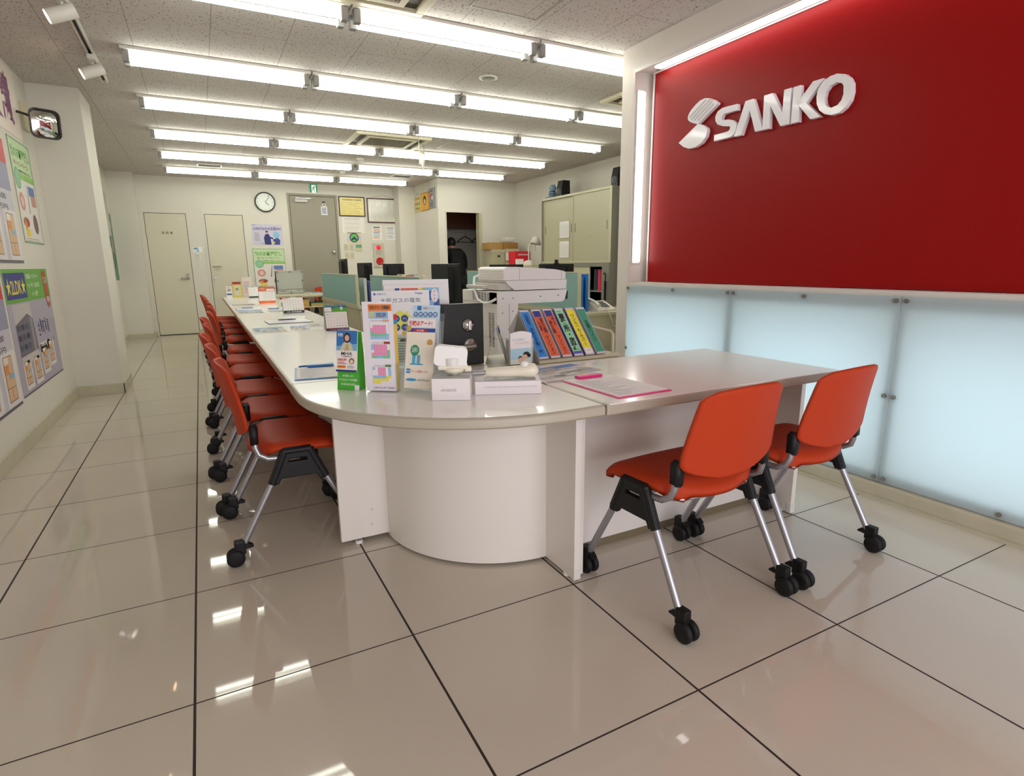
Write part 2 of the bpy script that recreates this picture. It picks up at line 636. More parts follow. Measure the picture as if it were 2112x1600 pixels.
# frosted back-lit panels with stand-off screws
edges = [1.87, 0.905, -0.065, -1.035, -2.0]
names = ['frosted backlit wall panel at the far end, beside the desk corner', 'frosted backlit wall panel behind the white desk end and orange chair',
         'frosted backlit wall panel nearest the viewer with a screw at its lower edge', 'frosted backlit wall panel past the picture edge']
for k in range(4):
    t = thing('frosted_panel', names[k], 'wall panel', (XP - 0.02, edges[k], 0.085), 0, 'frosted panels under the red sign')
    L = edges[k] - edges[k + 1]
    MB().box(-0.004, 0.004, -L + 0.004, -0.002, 0, 0.885, FROST).build('acrylic_sheet', t)
    for y in (-0.022, -L + 0.022) if k else (-0.012, -L + 0.022, -0.48):
        for z in (0.018, 0.42, 0.865):
            if y == -0.48 and z < 0.8:
                continue
            MB().cyl((-0.012, y, z), (0.018, y, z), 0.010, STEEL, n=14).build('standoff_screw', t)
    if k:
        for z in (0.018, 0.865):
            MB().cyl((-0.012, -L / 2, z), (0.018, -L / 2, z), 0.010, STEEL, n=14).build('standoff_screw', t)

# red sign board with its raised lettering
t = thing('red_sign_board', 'large glossy red sign board in the lit wall recess', 'sign board', (3.06, 1.80, 0.995))
MB().box(0, 0.02, -5.5, 0, 0, 1.41, RED).build('red_panel', t)
MB().box(-0.006, 0.022, 0.0, 0.012, 0, 1.42, ALU).box(-0.006, 0.022, -5.5, 0.0, 1.41, 1.42, ALU).build('panel_edge_frame', t, label='thin white edge frame')
t = thing('strip_light', 'vertical glowing strip light at the left side of the red sign', 'strip light', (3.0, 1.868, 1.13), 0, 'strip lights around the red sign')
MB().box(-0.035, 0.035, 0.0, 0.012, 0, 1.18, FIXW).build('housing', t)
MB().box(-0.028, 0.028, -0.012, 0.0, 0.01, 1.17, STRIP, 0.004).build('diffuser', t)
t = thing('strip_light', 'horizontal glowing strip light along the top of the red sign', 'strip light', (3.0, 1.72, 2.43), 0, 'strip lights around the red sign')
MB().box(-0.035, 0.035, -3.6, 0.0, -0.012, 0, FIXW).build('housing', t)
MB().box(-0.028, 0.028, -3.59, -0.01, -0.024, -0.012, STRIP, 0.004).build('diffuser', t)

GL = dict(
    e1=[(1.352, 1.992), (1.383, 2.003), (1.414, 2.016), (1.434, 2.03), (1.441, 2.044), (1.437, 2.058), (1.430, 2.071), (1.412, 2.088), (1.376, 2.111), (1.341, 2.126), (1.305, 2.13), (1.269, 2.122), (1.232, 2.105), (1.199, 2.081), (1.202, 2.074)],
    e2=[(1.512, 1.906), (1.352, 1.990), (1.307, 1.976), (1.276, 1.954), (1.269, 1.935), (1.279, 1.901), (1.313, 1.871), (1.364, 1.856), (1.418, 1.856), (1.466, 1.874)],
    S=[(1.046, 2.038), (1.043, 2.006), (1.122, 2.007), (1.149, 2.005), (1.16, 1.993), (1.16, 1.978), (1.146, 1.969), (1.106, 1.966), (1.072, 1.955), (1.051, 1.939), (1.042, 1.92), (1.047, 1.892), (1.061, 1.873), (1.084, 1.865), (1.206, 1.864), (1.207, 1.897), (1.113, 1.898), (1.09, 1.903), (1.085, 1.919), (1.092, 1.928), (1.143, 1.938), (1.185, 1.956), (1.204, 1.978), (1.207, 2.003), (1.192, 2.029), (1.159, 2.041), (1.112, 2.041)],
    A=[(0.985, 2.04), (0.933, 2.04), (0.854, 1.861), (0.902, 1.861), (0.953, 1.992), (1.003, 1.861), (1.050, 1.861)],
    N=[(0.857, 2.039), (0.804, 2.039), (0.73, 1.916), (0.729, 2.037), (0.689, 2.037), (0.685, 1.858), (0.736, 1.858), (0.815, 1.984), (0.811, 1.86), (0.852, 1.86)],
    K=[(0.672, 2.036), (0.632, 2.036), (0.627, 1.967), (0.56, 2.036), (0.507, 2.036), (0.592, 1.941), (0.504, 1.856), (0.557, 1.856), (0.632, 1.938), (0.628, 1.857), (0.670, 1.857)],
    O=[(0.432, 2.038), (0.389, 2.024), (0.365, 2.003), (0.349, 1.976), (0.344, 1.936), (0.351, 1.898), (0.372, 1.871), (0.401, 1.853), (0.442, 1.851), (0.481, 1.865), (0.51, 1.889), (0.527, 1.922), (0.532, 1.957), (0.526, 1.992), (0.505, 2.02), (0.468, 2.036)],
    o=[(0.43, 2.001), (0.401, 1.989), (0.39, 1.975), (0.386, 1.934), (0.394, 1.908), (0.414, 1.889), (0.446, 1.884), (0.47, 1.895), (0.484, 1.913), (0.49, 1.943), (0.486, 1.97), (0.467, 1.992)])
LETW = mat('white_letter_acrylic', (246, 245, 250), 0.22, coat=0.4)
t = thing('sanko_sign_lettering', 'raised white SANKO lettering with striped S emblem on the red sign', 'sign lettering', (3.045, 0, 0))


def glyph(name, keys, label=None):
    pl = [[(-a, b) for a, b in GL[k]] for k in keys]
    m = MB()
    m.shape(pl, 0.026, LETW, frame((0, 0, 0), (0, -1, 0), (0, 0, 1)), bevel=0.0015)
    return m.build(name, t, label=label)


for k in ('S', 'A', 'N', 'K'):
    glyph('letter', [k], 'white raised letter ' + k)
glyph('letter', ['O', 'o'], 'white raised letter O')
glyph('emblem_half', ['e2'], 'smooth lower half of the emblem')
# the striped upper half: thin slats following the slanted edge
eo = glyph('emblem_half', ['e1'], 'striped upper half of the emblem')
a0, a1 = Vector((1.352, 1.992)), Vector((1.200, 2.078))
dv = (a1 - a0).normalized()
nv = Vector((dv.y, -dv.x))
nv = nv if nv.y > 0 else -nv
STR = mat('emblem_stripe_grey', (196, 190, 190), 0.35)
m = MB()
for i, (s0, s1) in enumerate(((0.0, 0.165), (-0.025, 0.17), (-0.045, 0.16), (-0.05, 0.13))):
    p = a0 + nv * (0.016 + 0.022 * i)
    q0, q1 = p + dv * (s0 + 0.012), p + dv * (s1 - 0.012)
    w = nv * 0.004
    m.prism([(-c.x, c.y) for c in (q0 - w, q1 - w, q1 + w, q0 + w)], 0.0135, 0.0165, STR, frame((0, 0, 0), (0, -1, 0), (0, 0, 1)))
m.build('stripe', eo)

# ---------------------------------------------------------------- doors in the back wall


def door(name, x0, x1, z1, m, fm, hinge):
    d = MB().box(x0, x1, YB - 0.006, YB + 0.03, 0.012, z1, m).build(name)
    d['kind'] = 'structure'
    g = MB()
    for a in ((x0 - 0.008, x0, 0.012, z1), (x1, x1 + 0.008, 0.012, z1), (x0 - 0.008, x1 + 0.008, z1, z1 + 0.008), (x0 - 0.008, x1 + 0.008, 0.001, 0.012)):
        g.box(a[0], a[1], YB - 0.003, YB + 0.02, a[2], a[3], GAP)
    g.build('door_gap', d)
    fr = MB()
    for a in ((x0 - 0.045, x0 - 0.008, 0, z1 + 0.008), (x1 + 0.008, x1 + 0.045, 0, z1 + 0.008), (x0 - 0.045, x1 + 0.045, z1 + 0.008, z1 + 0.045)):
        fr.box(a[0], a[1], YB - 0.008, YB, a[2], a[3], fm)
    fr.build('door_frame', d)
    for z in ((1.72, 0.28) if hinge else ()):
        h = MB().cyl((hinge, YB - 0.012, z - 0.06), (hinge, YB - 0.012, z + 0.06), 0.009, BEIGE2)
        h.build('hinge', d)
    return d


d = door('door_1', -0.57, 0.02, 2.01, DOORC, WALL, -0.575)
MB().cyl((-0.05, YB - 0.006, 0.95), (-0.05, YB - 0.05, 0.95), 0.013, NICK).tube([(-0.05, YB - 0.05, 0.95), (-0.165, YB - 0.05, 0.95)], 0.010, NICK).cyl((-0.05, YB - 0.006, 0.95), (-0.05, YB - 0.012, 0.95), 0.027, NICK).build('door_handle', d)
MB().cyl((-0.05, YB - 0.006, 1.01), (-0.05, YB - 0.03, 1.01), 0.022, NICK).build('lock_knob', d)
m = MB()
for i in range(3):
    m.text('化粧室'[i], -0.350 + i * 0.06, 1.683, 0.032, 0.034, P((96, 90, 70)), 0, M=frame((0, YB - 0.0095, 0), (1, 0, 0), (0, 0, 1)), bold=0.02).box(-0.357 + i * 0.06, -0.311 + i * 0.06, YB - 0.009, YB - 0.006, 1.676, 1.724, P((188, 182, 158)))
m.build('door_plaque', d)
MB().cyl((-0.05, YB - 0.006, 1.93), (-0.05, YB - 0.009, 1.93), 0.014, P((228, 224, 208))).build('round_sticker', d)
d = door('door_2', 0.31, 0.89, 2.01, DOORC, WALL, 0.893)
MB().cyl((0.36, YB - 0.006, 1.15), (0.36, YB - 0.05, 1.15), 0.013, BEIGE2).tube([(0.36, YB - 0.05, 1.15), (0.48, YB - 0.05, 1.15)], 0.009, BEIGE2).build('door_handle', d)
MB().cyl((0.37, YB - 0.006, 0.95), (0.37, YB - 0.03, 0.95), 0.02, STEEL).build('lock_knob', d)
d = door('door_3', 1.70, 2.49, 2.38, DOORG, DOORG, None)
MB().cyl((2.41, YB - 0.006, 1.39), (2.41, YB - 0.04, 1.39), 0.012, CHROME).ball((2.41, YB - 0.055, 1.39), 0.03, CHROME).cyl((2.41, YB - 0.006, 1.39), (2.41, YB - 0.012, 1.39), 0.034, CHROME).build('door_handle', d)
MB().box(1.78, 2.0, YB - 0.06, YB - 0.006, 2.27, 2.32, P((206, 204, 196)), 0.006).box(1.80, 2.06, YB - 0.045, YB - 0.03, 2.335, 2.345, STEEL).build('door_closer', d)

# door hanger sign and the rest of the back wall


def page(x0, z0, y=YB):
    return frame((x0, y - 0.0025, z0), (1, 0, 0), (0, 0, 1))


G_ = lambda n: 'things fixed to the back wall'
BLUE = P((40, 70, 150))
t = thing('door_hanger', 'small white and blue notice hanging on the grey door', 'notice', (2.29, YB - 0.012, 2.06))
m = MB(frame((-0.055, 0, 0), (1, 0, 0), (0, 0, 1)))
m.rect(0, 0, 0.11, 0.15, WHITE, 1, t=0.002).box(0, 0.11, 0, 0.15, 0, 0.0015, WHITE)
for i in range(6):
    m.rect(0.015, 0.02 + i * 0.02, 0.08, 0.010, BLUE, 2, t=0.002)
m.build('notice_card', t)
MB().tube([(0.028 * math.cos(a * PI / 8), -0.004, 0.18 + 0.028 * math.sin(a * PI / 8)) for a in range(17)], 0.007, WHITE, n=6).build('ring', t)
MB().box(-0.025, 0.025, -0.008, 0.006, 0.205, 0.24, P((50, 50, 54))).build('magnet_hook', t)

t = thing('wall_clock', 'round wall clock with dark grey rim and white face', 'clock', (1.285, YB, 2.25))
m = MB(frame((0, -0.001, 0), (1, 0, 0), (0, 0, 1)))
m.lathe([(0.172, 0.0), (0.172, 0.03), (0.165, 0.04), (0.152, 0.038), (0.148, 0.02)], P((70, 72, 68), 0.35), n=40).build('rim', t)
m = MB(frame((0, -0.02, 0), (1, 0, 0), (0, 0, 1)))
m.disc(0, 0, 0.15, P((214, 220, 210), 0.15), 1, n=40)
for k in range(12):
    a = k * PI / 6
    m.text(str(12 if k == 0 else k), 0.122 * math.sin(a) - 0.011, 0.122 * math.cos(a) - 0.012, 0.020, 0.022, P((130, 134, 128)), 2, bold=0)
m.build('dial', t)
m = MB(frame((0, -0.024, 0), (1, 0, 0), (0, 0, 1)))
for a, l, w in ((2.3, 0.075, 0.005), (0.7, 0.11, 0.0035)):
    dx, dy = math.sin(a), math.cos(a)
    m.poly([(-dy * w, dx * w), (dy * w, -dx * w), (dx * l + dy * w, dy * l - dx * w), (dx * l - dy * w, dy * l + dx * w)], P((40, 40, 40)), 1)
m.build('hands', t)

GREEN = P((0, 120, 84))
t = thing('exit_sign', 'green and white running-man exit sign above the grey door', 'exit sign', (2.06, YB, 2.445))
MB().box(0, 0.135, -0.03, 0, 0, 0.15, WHITE, 0.003).build('sign_box', t)
m = MB(frame((0, -0.0305, 0), (1, 0, 0), (0, 0, 1)))
EXG = mat('exit_sign_green', (0, 130, 90), 0.4, emit=0.35)
EXW = mat('exit_sign_white', (235, 245, 238), 0.4, emit=0.5)
m.rect(0.002, 0.002, 0.131, 0.146, EXG, 1)
m.rect(0.03, 0.0, 0.078, 0.135, EXW, 2)
m.disc(0.083, 0.113, 0.011, EXG, 3)
for pl in ([(0.058, 0.07), (0.07, 0.06), (0.085, 0.095), (0.068, 0.1)], [(0.058, 0.07), (0.068, 0.06), (0.05, 0.045), (0.035, 0.02), (0.028, 0.028), (0.044, 0.055)],
           [(0.064, 0.072), (0.074, 0.064), (0.09, 0.045), (0.084, 0.012), (0.075, 0.014), (0.078, 0.04)], [(0.07, 0.1), (0.045, 0.09), (0.034, 0.075), (0.04, 0.07), (0.05, 0.082), (0.072, 0.09)], [(0.08, 0.095), (0.1, 0.082), (0.098, 0.075), (0.08, 0.085)]):
    m.poly(pl, EXG, 3)
m.build('sign_face', t)


def poster(name, label, x0, z0, w, h, bg, draw, y=YB, cat='poster', group=None):
    m = MB(frame((0, 0, 0), (1, 0, 0), (0, 0, 1)))
    m.box(0, w, 0, h, -0.001, 0.001, bg)
    m.M = frame((0, -0.0011, 0), (1, 0, 0), (0, 0, 1))
    draw(m, w, h)
    o = m.build(name, None, (x0, y - 0.0025, z0))
    return tag(o, label, cat, group)


PUR = P((92, 66, 140))
NAVY = P((34, 44, 112))
LB = P((140, 190, 226))
PK = P((226, 130, 150))
ORG = P((232, 110, 40))
YEL = P((238, 214, 70))
LG = P((160, 206, 120))
GRY = P((150, 150, 150))
DGY = P((70, 70, 72))
TAN = P((222, 184, 146))


def dr(m, w, h):
    m.rect(0, 0, w, h, P((206, 202, 222)), 1)
    m.text('CHINTAIのAI支配PA!!', 0.02, h - 0.105, w - 0.04, 0.062, PUR, 3, bold=0.02)
    m.text('お部屋さがし', 0.01, h - 0.025, 0.08, 0.018, NAVY, 3)
    m.lines(0.04, 0.06, 0.10, 0.15, 7, GRY, 2)
    m.poly([(0.20, 0.0), (0.31, 0.0), (0.30, 0.13), (0.27, 0.19), (0.22, 0.18), (0.19, 0.12)], NAVY, 2)
    m.disc(0.245, 0.215, 0.024, P((206, 164, 140)), 3)
    m.disc(0.245, 0.228, 0.024, P((50, 40, 40)), 4, ry=0.014)
    m.poly([(0.24, 0.16), (0.34, 0.12), (0.35, 0.09), (0.25, 0.12)], NAVY, 4)
    m.disc(0.40, 0.17, 0.055, LB, 3, ry=0.06)
    m.poly([(0.35, 0.0), (0.45, 0.0), (0.46, 0.08), (0.42, 0.12), (0.34, 0.09)], P((60, 70, 150)), 3)
    m.rect(0.33, 0.02, 0.04, 0.03, YEL, 4)
    m.text('TOWER', 0.13, 0.015, 0.06, 0.02, P((80, 160, 110)), 3)


poster('wall_poster', 'purple CHINTAI poster with a figure in blue, below the clock', 1.02, 1.52, 0.51, 0.35, WHITE, dr)


def campaign(m, w, h):
    """green campaign sheet: also used on the left wall"""
    m.rect(0, h * 0.0, w, h, P((232, 228, 222)), 1)
    m.rect(0, h * 0.62, w, h * 0.38, P((198, 222, 176)), 2)
    m.text('秋のお部屋探し', w * 0.06, h * 0.82, w * 0.86, h * 0.11, P((112, 176, 90)), 4, bold=0.03)
    m.text('キャンペーン', w * 0.12, h * 0.74, w * 0.7, h * 0.055, P((150, 120, 110)), 4, bold=0.02)
    m.rect(w * 0.2, h * 0.62, w * 0.8, h * 0.06, P((150, 200, 100)), 3)
    m.text('期間限定 成約プレゼント', w * 0.3, h * 0.69, w * 0.6, h * 0.025, P((60, 90, 80)), 4)
    m.disc(w * 0.18, h * 0.62, w * 0.13, P((110, 170, 130)), 4)
    m.disc(w * 0.18, h * 0.62, w * 0.11, P((150, 200, 160)), 5)
    m.disc(w * 0.22, h * 0.40, w * 0.13, P((214, 150, 140)), 2, ry=h * 0.09)
    m.disc(w * 0.22, h * 0.40, w * 0.07, P((230, 200, 190)), 3, ry=h * 0.05)
    m.poly([(w * 0.5, h * 0.30), (w * 0.53, h * 0.30), (w * 0.58, h * 0.58), (w * 0.56, h * 0.58)], P((90, 110, 130)), 2)
    m.rect(w * 0.62, h * 0.48, w * 0.3, h * 0.1, P((100, 130, 190)), 2)
    m.rect(w * 0.68, h * 0.38, w * 0.24, h * 0.11, P((200, 150, 130)), 3)
    m.disc(w * 0.25, h * 0.2, w * 0.15, P((170, 110, 70)), 2, ry=h * 0.05)
    m.disc(w * 0.2, h * 0.17, w * 0.05, P((230, 150, 60)), 3)
    m.disc(w * 0.32, h * 0.2, w * 0.05, P((190, 50, 50)), 3)
    m.rect(w * 0.16, h * 0.06, w * 0.2, h * 0.08, YEL, 3)
    m.disc(w * 0.72, h * 0.2, w * 0.12, P((120, 90, 92)), 2, ry=h * 0.1)
    m.lines(w * 0.1, h * 0.01, w * 0.8, h * 0.04, 2, P((190, 170, 170)), 2)
    for a in ((0, 0, w, 0.008), (0, h - 0.008, w, 0.008), (0, 0, 0.008, h), (w - 0.008, 0, 0.008, h)):
        m.rect(*a, P((110, 170, 110)), 6)


poster('wall_poster', 'green campaign poster with food pictures, lowest on the back wall left of the grey door', 1.0, 0.74, 0.53, 0.71, WHITE, campaign)


def framed(name, label, x0, z0, w, h, bg, draw, fm, wire=False):
    t = thing(name, label, 'framed certificate', (x0, YB - 0.001, z0))
    m = MB()
    b = 0.02
    for a in ((0, w, 0, b), (0, w, h - b, h), (0, b, b, h - b), (w - b, w, b, h - b)):
        m.box(a[0], a[1], -0.025, 0, a[2], a[3], fm, 0.003)
    m.build('frame', t)
    m = MB(frame((b, -0.012, b), (1, 0, 0), (0, 0, 1)))
    m.rect(0, 0, w - 2 * b, h - 2 * b, bg, 0)
    draw(m, w - 2 * b, h - 2 * b)
    m.build('certificate', t)
    if wire:
        MB().tube([(w * 0.12, -0.006, h), (w * 0.5, -0.004, h + 0.065), (w * 0.88, -0.006, h)], 0.0018, DGY, n=5).build('hanging_wire', t)


def dr(m, w, h):
    m.text('宅地建物取引業者票', w * 0.1, h * 0.82, w * 0.8, h * 0.1, P((80, 70, 30)), 1)
    for r in range(7):
        m.text('登録 第 二 号 大阪府知事'[r % 3:] if r % 2 else '商号又は名称  平成 年 月', w * 0.06, h * (0.08 + r * 0.1), w * (0.86 - 0.1 * (r % 3)), h * 0.045, P((120, 104, 50)), 1, bold=0)


framed('framed_certificate', 'framed yellow business licence right of the grey door', 2.56, 2.05, 0.49, 0.36, P((232, 214, 130), 0.3), dr, P((60, 36, 26), 0.4))


def dr(m, w, h):
    for i in range(15):
        m.text('宅地建物取引主任者報酬額表告示', w * (0.93 - i * 0.06), h * (0.06 + 0.04 * (i % 3)), w * 0.026, h * (0.82 - 0.08 * (i % 4)), P((150, 148, 140)), 1, vert=True, bold=0)


framed('framed_certificate', 'larger dark red framed notice of fine print hung on a wire', 3.09, 1.945, 0.64, 0.455, P((222, 220, 208), 0.12), dr, P((72, 24, 24), 0.35), True)

t = thing('fire_alarm_box', 'grey fire alarm box with a glowing red lamp and red button', 'fire alarm', (3.16, YB, 1.10))
MB().box(0, 0.21, -0.03, 0, 0, 0.46, P((196, 192, 178)), 0.006).box(0.06, 0.15, -0.034, -0.03, 0.24, 0.33, P((176, 172, 158))).build('cover_plate', t)
LAMPR = mat('red_lamp', (230, 30, 40), 0.2, emit=0.8)
REDP = P((196, 20, 24), 0.3)
MB(frame((0.105, -0.03, 0.38), (1, 0, 0), (0, 0, 1))).lathe([(0.045, 0), (0.042, 0.015), (0.03, 0.03), (0.0, 0.036)], LAMPR).build('indicator_lamp', t)
MB(frame((0.115, -0.03, 0.12), (1, 0, 0), (0, 0, 1))).lathe([(0.072, 0), (0.07, 0.02), (0.05, 0.022), (0.045, 0.012), (0.02, 0.012), (0.016, 0.02), (0, 0.02)], REDP).build('call_button', t)


def notice(label, x0, z0, w, h, bg, cols, n=6, y=YB, name='notice'):
    def dr(m, w, h):
        m.rect(w * 0.1, h * 0.86, w * 0.7, h * 0.07, cols[0], 1)
        for i in range(n):
            m.lines(w * 0.1, h * (0.08 + 0.76 * i / n), w * 0.8, h * 0.76 / n, 2, cols[(i + 1) % len(cols)], 1)
    return poster(name, label, x0, z0, w, h, bg, dr, y, 'notice')


notice('white notice with orange bands above the fire alarm', 3.17, 1.62, 0.185, 0.27, WHITE, (DGY, ORG, GRY, LB))
notice('plain white printed notice right of the orange-banded one', 3.44, 1.62, 0.185, 0.26, WHITE, (GRY, P((200, 200, 206))))
notice('pale large sheet taped under the yellow licence', 2.60, 1.745, 0.42, 0.29, P((236, 232, 222)), (P((208, 206, 200)), P((220, 218, 210))), 5)
m = poster('round_sticker', 'round green and navy emblem sticker on the wall', 2.68, 1.565, 0.26, 0.19, P((222, 206, 178)),
           lambda m, w, h: (m.rect(0.0, 0.05, w, 0.09, P((200, 198, 214)), 1), m.disc(w / 2, h / 2, 0.088, NAVY, 2), m.disc(w / 2, h / 2, 0.070, P((100, 190, 80)), 3),
                            m.poly([(w / 2 - 0.06, 0.055), (w / 2, 0.12), (w / 2 + 0.06, 0.055), (w / 2 + 0.03, 0.045), (w / 2, 0.07), (w / 2 - 0.03, 0.045)], NAVY, 4)), cat='sticker')
k = 0
for (x0, z0, nm) in ((2.61, 1.42, 'upper left of the five under the round sticker'), (2.715, 1.42, 'upper middle, beside the green-labelled one'),
                     (2.62, 1.265, 'lower left of the five'), (2.72, 1.265, 'lower right of the five')):
    t = thing('switch_plate', 'small beige switch plate, ' + nm, 'switch', (x0, YB, z0), 0, 'switch plates beside the grey door')
    MB().box(0, 0.075, -0.008, 0, 0, 0.125, P((206, 200, 172)), 0.003).build('plate', t)
    MB().box(0.022, 0.053, -0.013, -0.008, 0.03, 0.095, P((190, 184, 158)), 0.002).build('rocker', t)
t = thing('switch_plate', 'wide switch plate with a green label, under the round sticker', 'switch', (2.82, YB, 1.415), 0, 'switch plates beside the grey door')
MB().box(0, 0.13, -0.008, 0, 0, 0.145, P((208, 202, 160)), 0.003).build('plate', t)
MB().box(0.012, 0.118, -0.010, -0.008, 0.06, 0.115, P((90, 160, 130))).build('green_label', t)
t = thing('switch_plate', 'white switch plate between the two cream doors', 'switch', (0.10, YB, 1.245), 0)
MB().box(0, 0.075, -0.008, 0, 0, 0.125, P((232, 230, 220)), 0.003).build('plate', t)
MB().box(0.02, 0.055, -0.014, -0.008, 0.025, 0.06, P((214, 212, 204)), 0.002).box(0.02, 0.055, -0.014, -0.008, 0.07, 0.1, P((200, 196, 190)), 0.002).build('rocker', t)
poster('notice', 'small white and blue notice above the light switch', 0.075, 1.385, 0.14, 0.09, WHITE,
       lambda m, w, h: (m.rect(0.01, 0.045, 0.07, 0.035, LB, 1), m.lines(0.012, 0.05, 0.06, 0.02, 2, BLUE, 2), m.rect(0.05, 0.012, 0.035, 0.02, P((90, 150, 200)), 1)), cat='notice')
t = thing('wall_socket_box', 'pale box fixed low between desks on the back wall', 'socket box', (3.30, YB, 0.93), 0)
MB().box(0, 0.15, -0.03, 0, 0, 0.12, P((224, 216, 170)), 0.004).build('box', t)

# hanging boards on the closet side wall (face -x)


def sidepage(y0, z0, x=3.93):
    return frame((x, y0, z0), (0, -1, 0), (0, 0, 1))


t = thing('hanging_board', 'cream board with brown writing, leftmost of the three near the ceiling', 'wall board', (3.927, 9.5, 2.13), 0, 'boards on the closet wall')
m = MB(frame((0, 0, 0), (0, -1, 0), (0, 0, 1))).box(0, 0.38, 0, 0.27, 0, 0.012, P((226, 206, 140)))
m.M = frame((-0.0125, 0, 0), (0, -1, 0), (0, 0, 1))
m.text('公正競争規約', 0.03, 0.21, 0.3, 0.035, P((120, 90, 40)))
m.text('会員之証', 0.03, 0.11, 0.3, 0.06, P((120, 90, 40)))
m.text('不動産協会', 0.05, 0.03, 0.26, 0.045, P((120, 90, 40)))
m.build('board', t)
MB().tube([(-0.006, -0.05, 0.27), (-0.004, -0.17, 0.34), (-0.006, -0.3, 0.27)], 0.0018, DGY, n=5).build('hanging_wire', t)
t = thing('hanging_board', 'orange and gold board with a round dark picture, middle of the three', 'wall board', (3.924, 9.1, 2.12), 0, 'boards on the closet wall')
m = MB(frame((0, 0, 0), (0, -1, 0), (0, 0, 1))).box(0, 0.40, 0, 0.31, 0, 0.016, P((222, 150, 40)))
m.M = frame((-0.0165, 0, 0), (0, -1, 0), (0, 0, 1))
m.rect(0.02, 0.02, 0.36, 0.27, P((236, 180, 70)), 1)
m.disc(0.2, 0.17, 0.085, P((70, 66, 50)), 2)
m.disc(0.2, 0.15, 0.05, P((220, 200, 170)), 3)
m.text('ハトマーク', 0.1, 0.03, 0.2, 0.035, P((150, 60, 20)))
m.build('board', t)
t = thing('hanging_board', 'grey board with red and green marks, tallest, nearest the closet corner', 'wall board', (3.924, 8.68, 2.13), 0, 'boards on the closet wall')
m = MB(frame((0, 0, 0), (0, -1, 0), (0, 0, 1))).box(0, 0.27, 0, 0.34, 0, 0.016, P((150, 152, 156)))
m.M = frame((-0.0165, 0, 0), (0, -1, 0), (0, 0, 1))
m.disc(0.13, 0.19, 0.055, P((210, 60, 80)), 2, ry=0.05)
m.disc(0.15, 0.15, 0.05, P((70, 150, 110)), 3, ry=0.04)
m.disc(0.17, 0.17, 0.035, P((236, 236, 230)), 4)
m.text('会員', 0.05, 0.27, 0.16, 0.04, DGY)
m.lines(0.03, 0.02, 0.2, 0.08, 3, DGY, 1)
m.build('board', t)

# ---------------------------------------------------------------- ceiling fittings


def make_light():
    t = thing('ceiling_light', '', 'ceiling light', (0, 0, H), 0, 'twin tube ceiling lights in rows')
    MB().box(0.005, 1.245, -0.10, 0.10, -0.018, -0.0005, FIXW).prism([(-0.06, -0.018), (0.06, -0.018), (0.035, -0.05), (-0.035, -0.05)], 0.04, 1.21, FIXW, frame((0, 0, 0), (0, 1, 0), (0, 0, 1))).build('housing', t)
    for s in (-1, 1):
        MB().cyl((0.055, s * 0.052, -0.066), (1.195, s * 0.052, -0.066), 0.016, TUBEM, n=8, caps=False).build('tube', t)
    for x in (0.015, 1.195):
        for s in (-1, 1):
            MB().box(x, x + 0.04, s * 0.052 - 0.024, s * 0.052 + 0.024, -0.092, -0.018, SOCK, 0.006).build('socket', t)
    return t


rows = [(2.20, 4), (3.54, 4), (4.80, 4), (6.16, 4), (7.48, 4), (8.80, 3)]
rn = ['nearest row', 'second row from the front', 'third row from the front', 'fourth row from the front', 'fifth row from the front', 'farthest row']
cn = ['leftmost tube lamp of the ', 'second tube lamp from the left in the ', 'third tube lamp from the left in the ', 'rightmost tube lamp of the ']
proto = make_light()
first = True
for (y, n), r in zip(rows, rn):
    for k in range(n):
        nm = cn[k] if not (n == 3 and k == 2) else cn[3]
        lab = 'white twin-tube lamp, ' + nm + r
        loc = (-0.19 + 1.253 * k, y, H)
        if first:
            proto.location = loc
            proto['label'] = lab
            first = False
        else:
            dup(proto, loc, 0, lab)


def cassette(label, x0, x1, y0, y1, grp='ceiling air conditioners'):
    t = thing('air_conditioner', label, 'air conditioner', (x0, y0, H), 0, grp)
    w, d = x1 - x0, y1 - y0
    CR = P((222, 214, 186), 0.45)
    m = MB().box(0, w, 0, 0.05, -0.03, -0.0005, CR, 0.004).box(0, w, d - 0.05, d, -0.03, -0.0005, CR, 0.004).box(0, 0.05, 0.05, d - 0.05, -0.03, -0.0005, CR, 0.004).box(w - 0.05, w, 0.05, d - 0.05, -0.03, -0.0005, CR, 0.004)
    m.box(0.14, w - 0.14, 0.10, 0.14, -0.035, -0.001, CR).box(0.14, w - 0.14, d - 0.14, d - 0.10, -0.035, -0.001, CR).box(0.14, 0.18, 0.14, d - 0.14, -0.035, -0.001, CR).box(w - 0.18, w - 0.14, 0.14, d - 0.14, -0.035, -0.001, CR)
    m.build('panel_frame', t)
    m = MB().box(0.05, w - 0.05, 0.05, d - 0.05, -0.008, -0.001, P((66, 62, 52)))
    m.build('air_slot', t)
    m = MB()
    n = int((w - 0.36) / 0.022)
    for i in range(n):
        x = 0.18 + i * 0.022
        m.box(x, x + 0.006, 0.14, d - 0.14, -0.026, -0.012, P((150, 144, 122)))
    for i in range(int((d - 0.28) / 0.03)):
        m.box(0.18, w - 0.18, 0.14 + i * 0.03, 0.145 + i * 0.03, -0.027, -0.012, P((150, 144, 122)))
    m.build('intake_grille', t)
    return t


cassette('cream ceiling air conditioner at the top edge, above the first lamp row', 0.55, 1.46, 1.14, 2.06)
cassette('cream ceiling air conditioner among the middle lamp rows', 1.84, 2.72, 5.28, 6.0)
t = cassette('cream ceiling air conditioner half hidden by the sign pillar', 3.56, 4.4, 2.82, 3.12)


